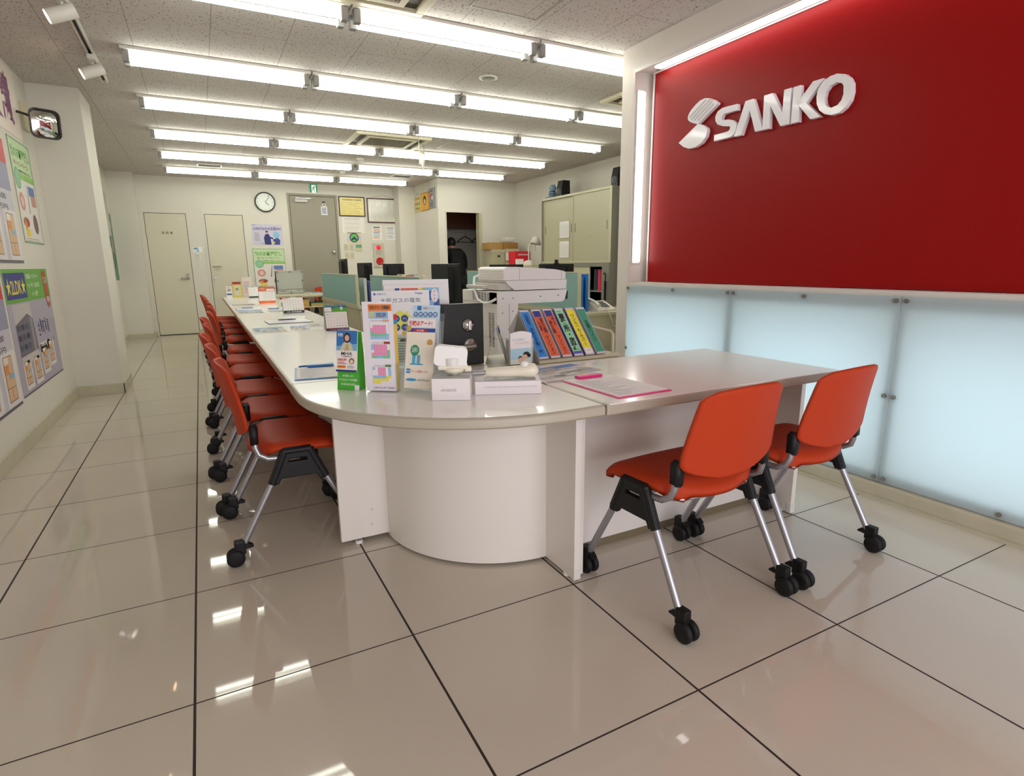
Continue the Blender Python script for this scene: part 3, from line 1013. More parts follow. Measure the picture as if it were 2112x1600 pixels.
def hatch(label, x0, x1, y0, y1):
    t = thing('ceiling_hatch', label, 'ceiling hatch', (x0, y0, H), 0)
    w, d = x1 - x0, y1 - y0
    m = MB()
    A = P((150, 146, 134), 0.4)
    b = 0.014
    m.box(0, w, 0, b, -0.004, -0.0005, A).box(0, w, d - b, d, -0.004, -0.0005, A).box(0, b, b, d - b, -0.004, -0.0005, A).box(w - b, w, b, d - b, -0.004, -0.0005, A)
    m.build('rim', t)
    MB().box(b, w - b, b, d - b, -0.002, -0.0005, bpy.data.materials['pitted_ceiling_tile']).build('hatch_panel', t)


hatch('square access hatch with a dark rim at the top edge', 1.68, 2.13, 1.40, 1.85)
hatch('square access hatch behind the middle air conditioner', 2.98, 3.42, 5.38, 5.80)
for lab, x0, y0 in (('small dark air vent in front of the farthest lamps, left', 0.26, 8.30), ('small dark air vent near the licence corner', 3.13, 8.16)):
    t = thing('ceiling_vent', lab, 'ceiling vent', (x0, y0, H), 0, 'small ceiling vents')
    MB().box(0, 0.33, 0, 0.02, -0.012, -0.0005, FIXW).box(0, 0.33, 0.22, 0.24, -0.012, -0.0005, FIXW).box(0, 0.02, 0.02, 0.22, -0.012, -0.0005, FIXW).box(0.31, 0.33, 0.02, 0.22, -0.012, -0.0005, FIXW).build('frame', t)
    m = MB().box(0.02, 0.31, 0.02, 0.22, -0.004, -0.0005, P((50, 48, 44)))
    for i in range(8):
        m.box(0.02, 0.31, 0.03 + i * 0.024, 0.036 + i * 0.024, -0.010, -0.004, P((120, 116, 108)))
    m.build('grille', t)
t = thing('ceiling_speaker', 'round white speaker flush in the ceiling between two lamp rows', 'ceiling speaker', (2.35, 2.98, H))
MB().lathe([(0.075, -0.0005), (0.075, -0.006), (0.06, -0.01), (0.05, -0.006)], FIXW, n=32).build('rim', t)
MB().lathe([(0.05, -0.007), (0.02, -0.01), (0, -0.01)], P((150, 146, 136)), n=32).build('grille', t)
t = thing('smoke_detector', 'small smoke detector between the fourth and fifth lamp rows', 'smoke detector', (2.28, 6.95, H))
MB().lathe([(0.05, -0.0005), (0.05, -0.02), (0.035, -0.035), (0, -0.037)], FIXW, n=24).build('body', t)
t = thing('smoke_detector', 'small smoke detector just before the farthest lamp row', 'smoke detector', (2.3, 8.2, H))
MB().lathe([(0.045, -0.0005), (0.045, -0.02), (0.03, -0.045), (0, -0.047)], FIXW, n=24).build('body', t)
t = thing('hanging_plastic_sheet', 'white plastic wind deflector sheet hanging below the air conditioner', 'plastic sheet', (2.50, 5.15, 2.27))
m = MB(frame((0, 0, 0), Vector((0.22, 0.42, 0.0)).normalized(), (0, 0, 1)))
m.shell(lambda u, v: (u * 0.46, v * 0.20 + 0.0, 0.012 * math.sin(v * 3 + u * 5)), 8, 6, 0.004, mat('milky_plastic', (232, 226, 206), 0.4), lambda u, v: (0, 0, 1))
m.build('sheet', t)
MB().cyl((0.02, 0.03, 0.2), (0.02, 0.03, 0.328), 0.004, STEEL, n=6).cyl((0.2, 0.37, 0.2), (0.2, 0.37, 0.298), 0.004, STEEL, n=6).build('hook', t)

# track with two spotlights
t = thing('track_rail', 'thin white track rail on the ceiling along the left wall', 'track rail', (-0.37, 0, H))
MB().box(-0.02, -0.011, 0.6, 4.35, -0.03, -0.0005, FIXW).box(0.011, 0.02, 0.6, 4.35, -0.03, -0.0005, FIXW).build('rail', t)
MB().box(-0.011, 0.011, 0.6, 4.35, -0.012, -0.0005, P((40, 40, 40))).build('slot', t)
for lab, y in (('white cylinder spotlight on the track, nearer and larger one', 2.62), ('white cylinder spotlight at the far end of the track', 3.68)):
    t = thing('track_spotlight', lab, 'spotlight', (-0.37, y, H), 0, 'spotlights on the ceiling track')
    MB().box(-0.022, 0.022, -0.06, 0.07, -0.062, -0.031, FIXW, 0.004).cyl((0, 0.03, -0.062), (0, 0.03, -0.09), 0.008, FIXW).build('adapter', t)
    d = Vector((-0.80, -0.10, -0.36)).normalized()
    c = Vector((0.0, 0.03, -0.115))
    a, b = c - d * 0.06, c + d * 0.08
    m = MB().cyl(a, b, 0.038, FIXW, n=28)
    m.build('barrel', t)
    MB().cyl(b, b + d * 0.002, 0.033, SPOTM, n=28).build('lamp_face', t)

# convex mirror
t = thing('convex_mirror', 'rounded convex mirror on a bracket at the left wall corner', 'mirror', (-0.79, 4.30, 2.215), math.radians(26))


def rr(w, h, r, n=6):
    pts = []
    for cx, cy, a0 in ((w / 2 - r, h / 2 - r, 0), (-w / 2 + r, h / 2 - r, 90), (-w / 2 + r, -h / 2 + r, 180), (w / 2 - r, -h / 2 + r, 270)):
        for i in range(n + 1):
            a = math.radians(a0 + 90 * i / n)
            pts.append((cx + r * math.cos(a), cy + r * math.sin(a)))
    return pts


MIR = mat('mirror_glass', (225, 228, 224), 0.02, metal=1.0)
tilt = frame((0, 0, 0), (1, 0, 0), Vector((0, -0.12, 1)).normalized())
m = MB(tilt)
m.shape([rr(0.195, 0.215, 0.045), rr(0.183, 0.203, 0.040)], 0.022, P((70, 66, 64), 0.3))
m.prism(rr(0.187, 0.207, 0.042), -0.012, -0.008, P((60, 58, 56)))
m.build('rim', t)
o = MB(tilt)
vs, fs = [], []
R = 0.30
ring = rr(0.185, 0.205, 0.041)
nr = 8
for k in range(nr + 1):
    for x, y in ring:
        x, y = x * k / nr, y * k / nr
        vs.append((x, y, math.sqrt(R * R - x * x - y * y) - R + 0.012))
q = len(ring)
for k in range(nr):
    for j in range(q):
        fs.append((k * q + j, k * q + (j + 1) % q, (k + 1) * q + (j + 1) % q, (k + 1) * q + j)[::-1])
o.add(vs, fs, MIR, True)
o.build('mirror_face', t)
MB().tube([(-0.03, 0.02, 0.02), (-0.10, 0.05, 0.06), (-0.155, 0.05, 0.07)], 0.009, P((50, 48, 46))).build('arm', t)
t = thing('mirror_mount_block', 'pale rectangular block on the wall behind the convex mirror', 'wall block', (XL, 4.42, 2.19))
MB().box(0, 0.02, 0, 0.16, 0, 0.20, P((214, 204, 170)), 0.003).build('block', t)

# ---------------------------------------------------------------- posters on the left wall (face +x)


def wpage(name, label, y0, z0, w, h, bg, draw, x=XL, cat='poster', group=None):
    m = MB(frame((0, 0, 0), (0, 1, 0), (0, 0, 1)))
    m.box(0, w, 0, h, 0, 0.0015, bg)
    m.M = frame((0.0016, 0, 0), (0, 1, 0), (0, 0, 1))
    draw(m, w, h)
    return tag(m.build(name, None, (x + 0.001, y0, z0)), label, cat, group)


wpage('header_poster', 'white banner with big purple characters high on the left wall', 3.1, 2.08, 1.25, 0.49, P((236, 226, 214)),
      lambda m, w, h: m.text('成約実績', 0.03, 0.07, 1.05, 0.36, P((120, 52, 104)), 1, bold=0.03), cat='banner')
wpage('wall_poster', 'green campaign poster on the left wall beneath the convex mirror', 3.86, 1.32, 0.58, 0.73, WHITE, campaign)


def plan(m, x, y, w, h, M=None):
    """small floor plan drawing"""
    m.rect(x, y, w, h, TAN, 4)
    m.rect(x, y + h * 0.62, w * 0.45, h * 0.2, P((226, 150, 80)), 5)
    m.rect(x + w * 0.55, y + h * 0.5, w * 0.45, h * 0.12, LB, 5)
    m.rect(x, y + h * 0.85, w * 0.6, h * 0.15, P((236, 226, 216)), 5)
    m.rect(x, y + h * 0.3, w, 0.003, DGY, 6)
    m.rect(x + w * 0.5, y, 0.003, h * 0.3, DGY, 6)
    for a in ((x, y, w, 0.004), (x, y + h, w, 0.004), (x, y, 0.004, h), (x + w, y, 0.004, h), (x + w * 0.5, y + h * 0.5, 0.003, h * 0.35)):
        m.rect(*a, P((110, 80, 60)), 6)


def ldk(m, w, h):
    m.rect(0, 0, w, h, P((176, 170, 188)), 1)
    m.rect(0, h - 0.22, w, 0.22, P((104, 168, 62)), 2)
    m.rect(0.03, h - 0.195, 0.50, 0.17, P((40, 48, 130)), 3)
    m.text('★2LDK★', 0.05, h - 0.17, 0.46, 0.115, P((232, 222, 60)), 4, bold=0.015)
    for i, s in enumerate(('家賃保証・ハウスメーカー', 'ペット可・礼金不要', '1〜2階')):
        m.text(s, 0.57 + 0.1 * (i == 2), h - 0.07 - i * 0.062, 0.34 - 0.18 * (i == 2), 0.036, WHITE, 4)
    m.poly([(w - 0.19, h - 0.02), (w - 0.07, h - 0.02), (w - 0.045, h - 0.2), (w - 0.05, h - 0.28), (w - 0.13, h - 0.30), (w - 0.17, h - 0.22)], P((176, 82, 46)), 4)
    m.text('てんち', w - 0.175, h - 0.11, 0.12, 0.05, WHITE, 5)
    m.text('募集中', w - 0.14, h - 0.26, 0.085, 0.05, WHITE, 5)
    m.rect(0.10, h - 0.57, 0.44, 0.34, P((196, 190, 190)), 2)
    m.poly([(0.10, h - 0.57), (0.10, h - 0.36), (0.42, h - 0.30), (0.55, h - 0.34), (0.58, h - 0.56)], P((112, 108, 120)), 3)
    for r in range(3):
        for c in range(3):
            m.rect(0.12 + c * 0.10, h - 0.53 + r * 0.065, 0.075, 0.034, P((52, 56, 90)) if (r + c) % 2 else P((78, 84, 110)), 4)
    m.rect(0.46, h - 0.56, 0.07, 0.23, P((150, 146, 150)), 4)
    m.rect(0.10, h - 0.62, 0.46, 0.05, P((206, 200, 198)), 4)
    for c in range(5):
        m.text('生駒町坂原'[c], 0.66 + 0.07 * c, h - 0.48 + 0.02 * (c % 2), 0.05, 0.1, P((60, 60, 110)), 3, vert=True)
    m.rect(0.60, h - 0.60, 0.33, 0.07, P((232, 228, 226)), 3)
    m.text('敷20礼20', 0.61, h - 0.595, 0.28, 0.06, P((40, 40, 44)), 4)
    m.text('駅 6分', w - 0.24, h - 0.55, 0.12, 0.022, P((60, 60, 64)), 4)
    for i, (x, y) in enumerate(((0.14, 0.06), (0.40, 0.06), (0.66, 0.09), (0.88, 0.12))):
        m.rect(x - 0.03, y - 0.03, 0.20, 0.20, P((226, 222, 222)), 3)
        plan(m, x, y, 0.13, 0.155)
    m.rect(0, 0, w, 0.012, P((100, 96, 110)), 3)


wpage('wall_poster', 'large property poster headed 2LDK with a building and floor plans', 3.12, 0.31, 1.22, 0.82, P((226, 222, 224)), ldk)


def half(m, w, h):
    m.rect(0, 0, w, h, P((204, 200, 212)), 1)
    m.rect(0, h - 0.16, w, 0.16, P((200, 60, 60)), 2)
    m.rect(0, h - 0.34, w, 0.18, P((150, 150, 178)), 2)
    m.text('敷100礼100', w * 0.45, h * 0.50, w * 0.42, 0.05, DGY, 3)
    m.text('賃料 6万円', w * 0.45, h * 0.42, w * 0.42, 0.04, DGY, 3)
    for x in (w - 0.25, w - 0.62):
        m.rect(x - 0.05, 0.02, 0.3, 0.33, P((228, 224, 224)), 3)
        plan(m, x, 0.05, 0.17, 0.27)
    m.rect(0, 0, w, 0.018, P((100, 96, 110)), 3)


wpage('wall_poster', 'property poster with a red heading, left of the green campaign poster', 2.5, 1.17, 1.22, 0.82, P((226, 222, 224)), half)
wpage('wall_poster', 'property poster at the left edge beside the 2LDK poster', 1.95, 0.29, 1.12, 0.82, P((226, 222, 224)), half)


def dr(m, w, h):
    m.rect(0, 0, w, h, P((96, 140, 116)), 1)
    m.text('入居者募集', w * 0.2, h * 0.78, w * 0.6, h * 0.1, P((190, 210, 190)), 2)
    m.disc(w * 0.5, h * 0.5, w * 0.2, P((170, 150, 120)), 2, ry=h * 0.16)
    m.disc(w * 0.5, h * 0.3, w * 0.28, P((70, 120, 96)), 3, ry=h * 0.12)


wpage('wall_poster', 'dark green poster at the far end of the left wall', 9.05, 0.95, 0.5, 1.0, P((96, 140, 116)), dr, x=-1.0)
t = thing('wall_panel_box', 'pale panel box on the far left wall behind the column', 'wall box', (-1.0, 8.45, 0.95))
MB().box(0, 0.03, 0, 0.42, 0, 0.48, P((206, 200, 186)), 0.004).build('cover', t)
t = thing('wall_panel_box', 'tall pale panel box high on the far left wall behind the column', 'wall box', (-1.0, 8.8, 1.6))
MB().box(0, 0.03, 0, 0.30, 0, 0.62, P((198, 194, 184)), 0.004).build('cover', t)

# ================================================================ COUNTER
TZ = 0.695
TH = 0.035
BROWN = P((74, 54, 40), 0.5)


def slab(parent, x0, x1, y0, y1, z=TZ, th=TH, top=None, edge=None, i=0.010):
    m = MB().box(x0, x1, y0, y1, z - th, z, edge or EDGE, 0.007)
    m.box(x0 + i, x1 - i, y0 + 0.002, y1 - 0.002, z - 0.004, z + 0.0006, top or TOP)
    return m.build('table_top', parent)


# rounded corner unit
t = thing('corner_counter', 'rounded corner counter unit with curved white front panel', 'counter', (0, 0, 0))
R = 0.68
cx, cy = 0.385 + R, -0.155 + R


def corner(i):
    p = [(0.385 + i, 0.698)]
    for k in range(37):
        a = PI + (PI / 2) * k / 36
        p.append((cx + (R - i) * math.cos(a), cy + (R - i) * math.sin(a)))
    return p + [(1.205, -0.155 + i), (1.205, 0.698)]


m = MB()
ring = [(0.0, -TH + 0.006), (0.0, -0.008), (0.003, -0.003), (0.009, 0.0), (0.012, 0.0002)]
base = [corner(i) for i, z in ring]
n = len(base[0])
vs = [(p[0], p[1], TZ + z) for b, (i, z) in zip(base, ring) for p in b]
m.add(vs, [(k * n + j, k * n + j + 1, (k + 1) * n + j + 1, (k + 1) * n + j) for k in range(len(ring) - 1) for j in range(n - 2)], EDGE, True)
m.add(vs, [(k * n + n - 2, k * n + n - 1, (k + 1) * n + n - 1, (k + 1) * n + n - 2) for k in range(len(ring) - 1)], BROWN)
m.add(vs, [(k * n + n - 1, k * n, (k + 1) * n, (k + 1) * n + n - 1) for k in range(len(ring) - 1)], BROWN)
m.add([(p[0], p[1], TZ + 0.0004) for p in corner(0.012)], [tuple(range(n))], TOP)
m.add([(p[0], p[1], TZ - TH) for p in corner(0.006)] + [(p[0], p[1], TZ - TH + 0.006) for p in corner(0)],
      [tuple(range(n))[::-1]] + [(j, (j + 1) % n, n + (j + 1) % n, n + j) for j in range(n)], EDGE)
m.build('table_top', t)
zb = TZ - TH - 0.001
m = MB()
cc = (1.222, 0.70)
pts = []
for k in range(33):
    a = PI + (PI / 2) * k / 32
    pts.append((cc[0] + 0.497 * math.cos(a), cc[1] + 0.497 * math.sin(a)))
n = len(pts)
m.add([(p[0], p[1], 0.012) for p in pts] + [(p[0], p[1], zb) for p in pts], [(i, i + 1, n + i + 1, n + i) for i in range(n - 1)], LAM, True)
pi = [(cc[0] + (p[0] - cc[0]) * 0.95, cc[1] + (p[1] - cc[1]) * 0.95) for p in pts]
m.add([(p[0], p[1], 0.012) for p in pi] + [(p[0], p[1], zb) for p in pi] + [(p[0], p[1], 0.012) for p in pts],
      [(n + i, n + i + 1, i + 1, i) for i in range(n - 1)] + [(i, i + 1, 2 * n + i + 1, 2 * n + i) for i in range(n - 1)], LAM)
m.build('curved_front_panel', t)
MB().box(0.528, 1.03, 0.688, 0.712, 0.022, zb, LAM, 0.0015).build('side_panel', t, label='left upright side panel')
m = MB().box(1.208, 1.234, 0.008, 0.57, 0.010, zb, LAM, 0.0015)
m.build('side_panel', t, label='right upright side panel with worn foot')
MB().box(1.2065, 1.2355, 0.0065, 0.03, 0.008, 0.05, P((226, 222, 214), 0.3), 0.001).build('foot_guard', t)
for x, y in ((0.60, 0.70), (1.0, 0.70), (1.220, 0.07), (1.220, 0.5)):
    MB().cyl((x, y, 0.0), (x, y, 0.012), 0.015, WHITE).cyl((x, y, 0.012), (x, y, 0.03), 0.006, STEEL).build('levelling_foot', t)
m = MB()
for x, z in ((0.655, 0.075), (0.66, 0.14), (0.60, 0.60)):
    m.cyl((x, 0.6875, z), (x, 0.6868, z), 0.006, P((212, 206, 200)), n=12)
m.build('screw_cap', t)

# straight counter units along the aisle
YS = [0.704, 2.585, 4.42, 6.26, 8.10]
nm = ['straight white counter unit with the blue clipboard, next to the round corner', 'straight white counter unit with the green desk calendar and black calendar', 'straight white counter unit with the orange-footed calendar',
      'straight white counter unit at the far end with leaflet holders']
for k in range(4):
    t = thing('counter_table', nm[k], 'counter', (0, 0, 0), 0, 'straight counter units along the aisle')
    a, b = YS[k], YS[k + 1] - 0.004
    slab(t, 0.388, 1.06, a, b)
    if k:
        MB().box(0.665, 1.03, a + 0.012, a + 0.036, 0.01, zb, LAM, 0.0015).build('side_panel', t)
    MB().box(0.665, 1.03, b - 0.036, b - 0.012, 0.01, zb, LAM, 0.0015).build('side_panel', t)
    MB().box(0.80, 0.82, a + 0.036, b - 0.036, 0.05, zb, LAM).build('modesty_panel', t)
    m = MB()
    for y in ((a + 0.35), (a + b) / 2, b - 0.35):
        m.box(0.45, 0.80, y - 0.02, y + 0.02, zb - 0.03, zb, P((150, 146, 140), 0.4))
    m.build('bracket', t)

t = thing('front_desk', 'wide white desk under the red sign with two orange chairs', 'desk', (0, 0, 0))
slab(t, 1.212, 2.40, -0.155, 0.575)
MB().box(1.2095, 1.2115, -0.15, 0.57, TZ - TH + 0.003, TZ - 0.004, BROWN).build('seam_edge', t, label='dark brown end edge')
MB().box(1.238, 1.262, 0.03, 0.55, 0.01, zb, LAM, 0.0015).build('side_panel', t)
MB().box(2.392, 2.418, 0.010, 0.55, 0.008, zb, LAM, 0.0015).build('side_panel', t)
MB().box(1.262, 2.392, 0.185, 0.205, 0.035, zb, LAM).build('modesty_panel', t)
MB().box(1.262, 2.392, 0.187, 0.203, 0.0, 0.035, P((120, 108, 84))).build('kick_strip', t)
MB().box(2.39, 2.42, 0.0085, 0.03, 0.006, 0.05, P((226, 222, 214), 0.3), 0.001).build('foot_guard', t)
for y in (0.07, 0.48):
    MB().cyl((2.405, y, 0), (2.405, y, 0.01), 0.018, WHITE).build('levelling_foot', t)
t = thing('low_cabinet', 'low beige cabinet behind the desk carrying the binder rack', 'cabinet', (0, 0, 0))
MB().box(1.214, 1.86, 0.58, 0.96, 0.0, TZ - 0.002, BEIGE, 0.003).box(1.066, 1.214, 0.705, 0.96, 0.0, TZ - 0.002, BEIGE, 0.003).build('body', t)

# ================================================================ CHAIRS


def make_chair():
    t = thing('office_chair', '', 'chair', (0, 0, 0), 0, 'orange chairs on castors')

    def sw(v):
        w = 0.214 + 0.02 * math.sin(PI * min(1, max(0, v)) * 0.9)
        e = abs(2 * v - 1)
        if e > 0.66:
            w *= 1 - 0.30 * ((e - 0.66) / 0.34) ** 2.6
        return w

    def seat(u, v):
        a = 2 * u - 1
        y = -0.165 + 0.40 * v - 0.035 * (a * a) * (2 * v - 1)
        z = 0.437 + 0.006 * a * a + 0.012 * (1 - v) ** 2
        if v > 0.72:
            z -= 0.055 * ((v - 0.72) / 0.28) ** 2
        if v < 0.22:
            z -= 0.045 * ((0.22 - v) / 0.22) ** 2
        z -= 0.018 * max(0, (abs(a) - 0.75) / 0.25) ** 2
        return (a * sw(v), y, z)
    MB().shell(seat, 22, 26, 0.018, ORANGE, lambda u, v: (0, 0, 1)).build('seat', t)

    def bw(v):
        w = 0.213 - 0.030 * max(0, (v - 0.30) / 0.70)
        if v < 0.21:
            w = 0.213 * (1 - (1 - v / 0.21) ** 1.7) ** 0.66 if v > 0 else 0.03
            w = max(w, 0.045)
        if v > 0.93:
            w -= 0.045 * ((v - 0.93) / 0.07) ** 2
        return w

    def back(u, v):
        a = 2 * u - 1
        x = a * bw(v)
        z = 0.468 + 0.300 * v - 0.020 * v * (x / 0.2) ** 2
        y = -0.192 - 0.060 * v ** 1.3 + (0.026 + 0.022 * v) * (x / 0.2) ** 2
        return (x, y, z)
    MB().shell(back, 24, 30, 0.011, ORANGE, lambda u, v: (-0.35 * (2 * u - 1), 1, 0.3)).build('backrest', t)
    for s in (-1, 1):
        m = MB()
        m.tube([(s * 0.222, 0.06, 0.405), (s * 0.222, -0.06, 0.398), (s * 0.219, -0.105, 0.400), (s * 0.214, -0.135, 0.418), (s * 0.208, -0.145, 0.445), (s * 0.204, -0.147, 0.50)], 0.0115, SILVER, n=10)
        m.build('back_support', t)
        m = MB()
        m.tube([(s * 0.205, -0.146, 0.458), (s * 0.204, -0.147, 0.462), (s * 0.200, -0.146, 0.525), (s * 0.194, -0.146, 0.535)], [0.016, 0.0205, 0.0225, 0.015], BLACK, n=4)
        m.build('support_sleeve', t)
        m = MB()
        F = frame((s * 0.235, 0, 0), (0, 1, 0), (0, 0, 1))
        out = [(-0.060, 0.420), (-0.048, 0.430), (0.048, 0.430), (0.060, 0.420), (0.108, 0.312), (0.080, 0.300), (0.068, 0.322), (-0.068, 0.322), (-0.080, 0.300), (-0.108, 0.312)]
        hole = [(-0.040, 0.378), (0.040, 0.378), (0.034, 0.398), (-0.034, 0.398)]
        m.shape([out, hole], 0.016, BLACK, F, bevel=0.004)
        m.tube([(s * 0.235, -0.046, 0.425), (s * 0.235, -0.101, 0.300)], 0.0165, BLACK, n=10)
        m.tube([(s * 0.235, 0.046, 0.425), (s * 0.235, 0.101, 0.300)], 0.0165, BLACK, n=10)
        m.tube([(s * 0.235, -0.052, 0.424), (s * 0.235, 0.052, 0.424)], 0.0155, BLACK, n=10)
        m.build('leg_bracket', t)
        for q in (-1, 1):
            m = MB().tube([(s * 0.235, q * 0.095, 0.315), (s * 0.242, q * 0.222, 0.082)], 0.0125, SILVER, n=12)
            leg = m.build('leg', t)
            c = MB()
            X, Y = s * 0.243, q * 0.236
            dx, dy = 0.012, -0.020 if q < 0 else -0.014
            c.box(X - 0.016, X + 0.016, Y - 0.022, Y + 0.018, 0.045, 0.100, BLACK, 0.006)
            c.prism([(-0.010, 0.0), (0.045, 0.004), (0.046, 0.009), (0.030, 0.022), (-0.010, 0.030)], -0.012, 0.012, BLACK, frame((X, Y - q * 0.0, 0.062), (0, -q, 0), (0, 0, 1)))
            c.cyl((X - 0.024, Y + dy, 0.0335), (X + 0.024, Y + dy, 0.0335), 0.010, BLACK, n=10)
            c.build('castor_housing', leg)
            for e in (-1, 1):
                w = MB()
                w.M = frame((X + e * 0.015, Y + dy, 0.0335), (0, 1, 0), (0, 0, 1))
                w.lathe([(0, -0.011), (0.024, -0.011), (0.031, -0.008), (0.033, -0.004), (0.033, 0.004), (0.031, 0.008), (0.024, 0.011), (0, 0.011)], RUBBER, n=24)
                w.build('wheel', leg)
    m = MB()
    for y in (0.035, -0.035):
        m.tube([(-0.235, y, 0.405), (-0.12, y, 0.398), (0.12, y, 0.398), (0.235, y, 0.405)], 0.010, SILVER, n=8)
    m.tube([(-0.222, -0.08, 0.398), (-0.15, -0.125, 0.392), (0, -0.142, 0.390), (0.15, -0.125, 0.392), (0.222, -0.08, 0.398)], 0.007, SILVER, n=8)
    m.build('seat_frame', t)
    return t


ch = make_chair()
ch.location = (1.553, -0.165, 0)
ch.rotation_euler = (0, 0, math.radians(2.5))
ch['label'] = 'orange chair on castors at the front desk, nearer one with its whole seat visible'
dup(ch, (2.118, -0.138, 0), math.radians(4), 'orange chair on castors at the front desk, beside the frosted panels')
side = [(0.395, 0.985, -90), (0.370, 1.528, -90), (0.345, 2.078, -90), (0.365, 2.72, -90), (0.350, 3.28, -92), (0.400, 3.92, -90), (0.415, 4.75, -90), (0.415, 5.45, -89), (0.395, 6.15, -90), (0.375, 6.80, -91), (0.355, 7.40, -90)]
ords = ['first of the counter row, nearest the round corner', 'second of the counter row', 'third of the counter row, pulled out furthest left', 'fourth of the counter row', 'fifth of the counter row', 'sixth of the counter row',
        'seventh of the counter row', 'eighth of the counter row', 'ninth of the counter row', 'tenth of the counter row', 'last of the counter row, at the far end']
for (x, y, r), o in zip(side, ords):
    dup(ch, (x, y, 0), math.radians(r), 'orange chair tucked under the counter, ' + o)
dup(ch, (1.55, 9.35, 0), math.radians(180), 'far orange chair behind the silver case')
dup(ch, (2.16, 9.35, 0), math.radians(185), 'far orange chair in front of the grey door')

# ================================================================ THINGS ON THE CORNER COUNTER
Z0 = TZ + 0.0012


def upright(name, label, cat, x, y, deg, tilt=0.0, group=None, z=Z0):
    """Empty at the lower left corner of a thing facing local -y"""
    t = thing(name, label, cat, (x, y, z), math.radians(deg), group)
    return t


def fpage(x=0.0, y=0.0, z=0.0, tilt=0.0):
    """page facing local -y, leaning back by tilt degrees"""
    a = math.radians(tilt)
    return frame((x, y, z), (1, 0, 0), (0, math.sin(a), math.cos(a)))


GRN = P((70, 176, 50), 0.4)
GRN2 = P((60, 120, 60), 0.5)
REDT = P((206, 40, 50))
# 1 green leaflet stand
t = upright('leaflet_stand', 'green leaflet stand with a woman on a blue leaflet, leftmost on the corner counter', 'leaflet stand', 0.525, 0.520, -44)
m = MB()
m.prism([(0, 0), (0.045, 0), (0.045, 0.115), (0.038, 0.205), (0.034, 0.205), (0.012, 0.07)], 0, 0.088, GRN, frame((0, 0, 0), (0, 1, 0), (0, 0, 1)))
m.M = fpage(0, -0.0006, 0, 9)
m.rect(0, 0, 0.088, 0.066, GRN, 1)
m.text('お引越しなら', 0.02, 0.046, 0.045, 0.008, WHITE, 2)
m.text('アリさんマークの引越社', 0.008, 0.031, 0.072, 0.009, WHITE, 2, bold=0.02)
m.text('0120-04-2626', 0.015, 0.016, 0.058, 0.008, WHITE, 2)
m.rect(0.07, 0.0, 0.018, 0.018, WHITE, 2)
m.build('stand', t)
m = MB(fpage(0.003, -0.001, 0.066, 9))
m.box(0, 0.082, 0, 0.145, 0, 0.004, PAPER)
m.M = fpage(0.003, -0.0055, 0.066, 9)
m.rect(0, 0, 0.082, 0.145, PAPER, 1)
m.rect(0, 0.075, 0.082, 0.070, P((52, 116, 190)), 2)
m.poly([(0.0, 0.075), (0.082, 0.075), (0.082, 0.10), (0.0, 0.09)], P((120, 176, 220)), 3)
m.poly([(0.015, 0.075), (0.068, 0.075), (0.06, 0.10), (0.05, 0.106), (0.034, 0.106), (0.024, 0.098)], P((206, 200, 170)), 4)
m.disc(0.043, 0.120, 0.0135, P((60, 34, 26)), 5, ry=0.018)
m.disc(0.043, 0.119, 0.009, P((226, 178, 150)), 6, ry=0.011)
m.poly([(0.032, 0.075), (0.052, 0.075), (0.047, 0.098), (0.04, 0.098)], P((190, 170, 120)), 5)
m.text('引越', 0.006, 0.124, 0.02, 0.012, WHITE, 5, bold=0.03)
m.text('MHA', 0.02, 0.058, 0.044, 0.013, DGY, 3)
m.text('引越割引', 0.022, 0.052, 0.04, 0.004, DGY, 3)
m.text('30%OFF', 0.006, 0.038, 0.036, 0.009, REDT, 3, bold=0.03)
m.lines(0.006, 0.026, 0.036, 0.010, 2, REDT, 3)
m.disc(0.062, 0.038, 0.011, P((150, 110, 60)), 3)
m.disc(0.062, 0.036, 0.007, P((230, 214, 190)), 4)
m.rect(0.005, 0.012, 0.034, 0.011, P((240, 170, 40)), 3)
m.text('早期特典', 0.007, 0.014, 0.03, 0.007, REDT, 4)
m.lines(0.045, 0.012, 0.03, 0.011, 3, GRY, 3)
m.rect(0, 0.0, 0.082, 0.007, P((40, 44, 120)), 3)
m.build('leaflet', t)

# 2 calendar leaflet box
t = upright('leaflet_holder', 'tall clear leaflet holder with pink and blue month calendars, second from left', 'leaflet holder', 0.605, 0.425, -38)
m = MB()
m.box(-0.003, 0.113, 0.0, 0.048, 0, 0.003, CLEAR).box(-0.003, 0, 0, 0.048, 0.003, 0.10, CLEAR).box(0.110, 0.113, 0, 0.048, 0.003, 0.10, CLEAR)
m.build('acrylic_case', t)
m = MB().box(0.002, 0.108, 0.014, 0.044, 0.004, 0.235, P((240, 204, 92)))
m.box(0.0015, 0.1085, 0.0135, 0.0445, 0.235, 0.250, P((60, 150, 200))).box(0.0015, 0.1085, 0.0135, 0.0445, 0.250, 0.268, P((220, 60, 70)))
m.build('leaflet_stack', t, label='yellow leaflet stack with blue and red heads')
m = MB().box(0.001, 0.109, 0.004, 0.011, 0.004, 0.312, P((232, 228, 238)))
m.M = fpage(0.001, 0.0035, 0.004)
m.rect(0.022, 0.278, 0.084, 0.022, P((236, 128, 40)), 1)
m.text('引越はサカイ 見積無料', 0.026, 0.282, 0.074, 0.014, DGY, 2, bold=0.03)
m.rect(0.022, 0.252, 0.070, 0.025, LB, 1)
m.text('30%OFF', 0.05, 0.256, 0.036, 0.015, P((120, 40, 90)), 2, bold=0.02)
m.lines(0.024, 0.256, 0.024, 0.018, 3, YEL, 2)
PKC, BLC, GRC, YLC = P((236, 150, 190)), P((150, 196, 236)), P((130, 200, 160)), P((236, 226, 90))
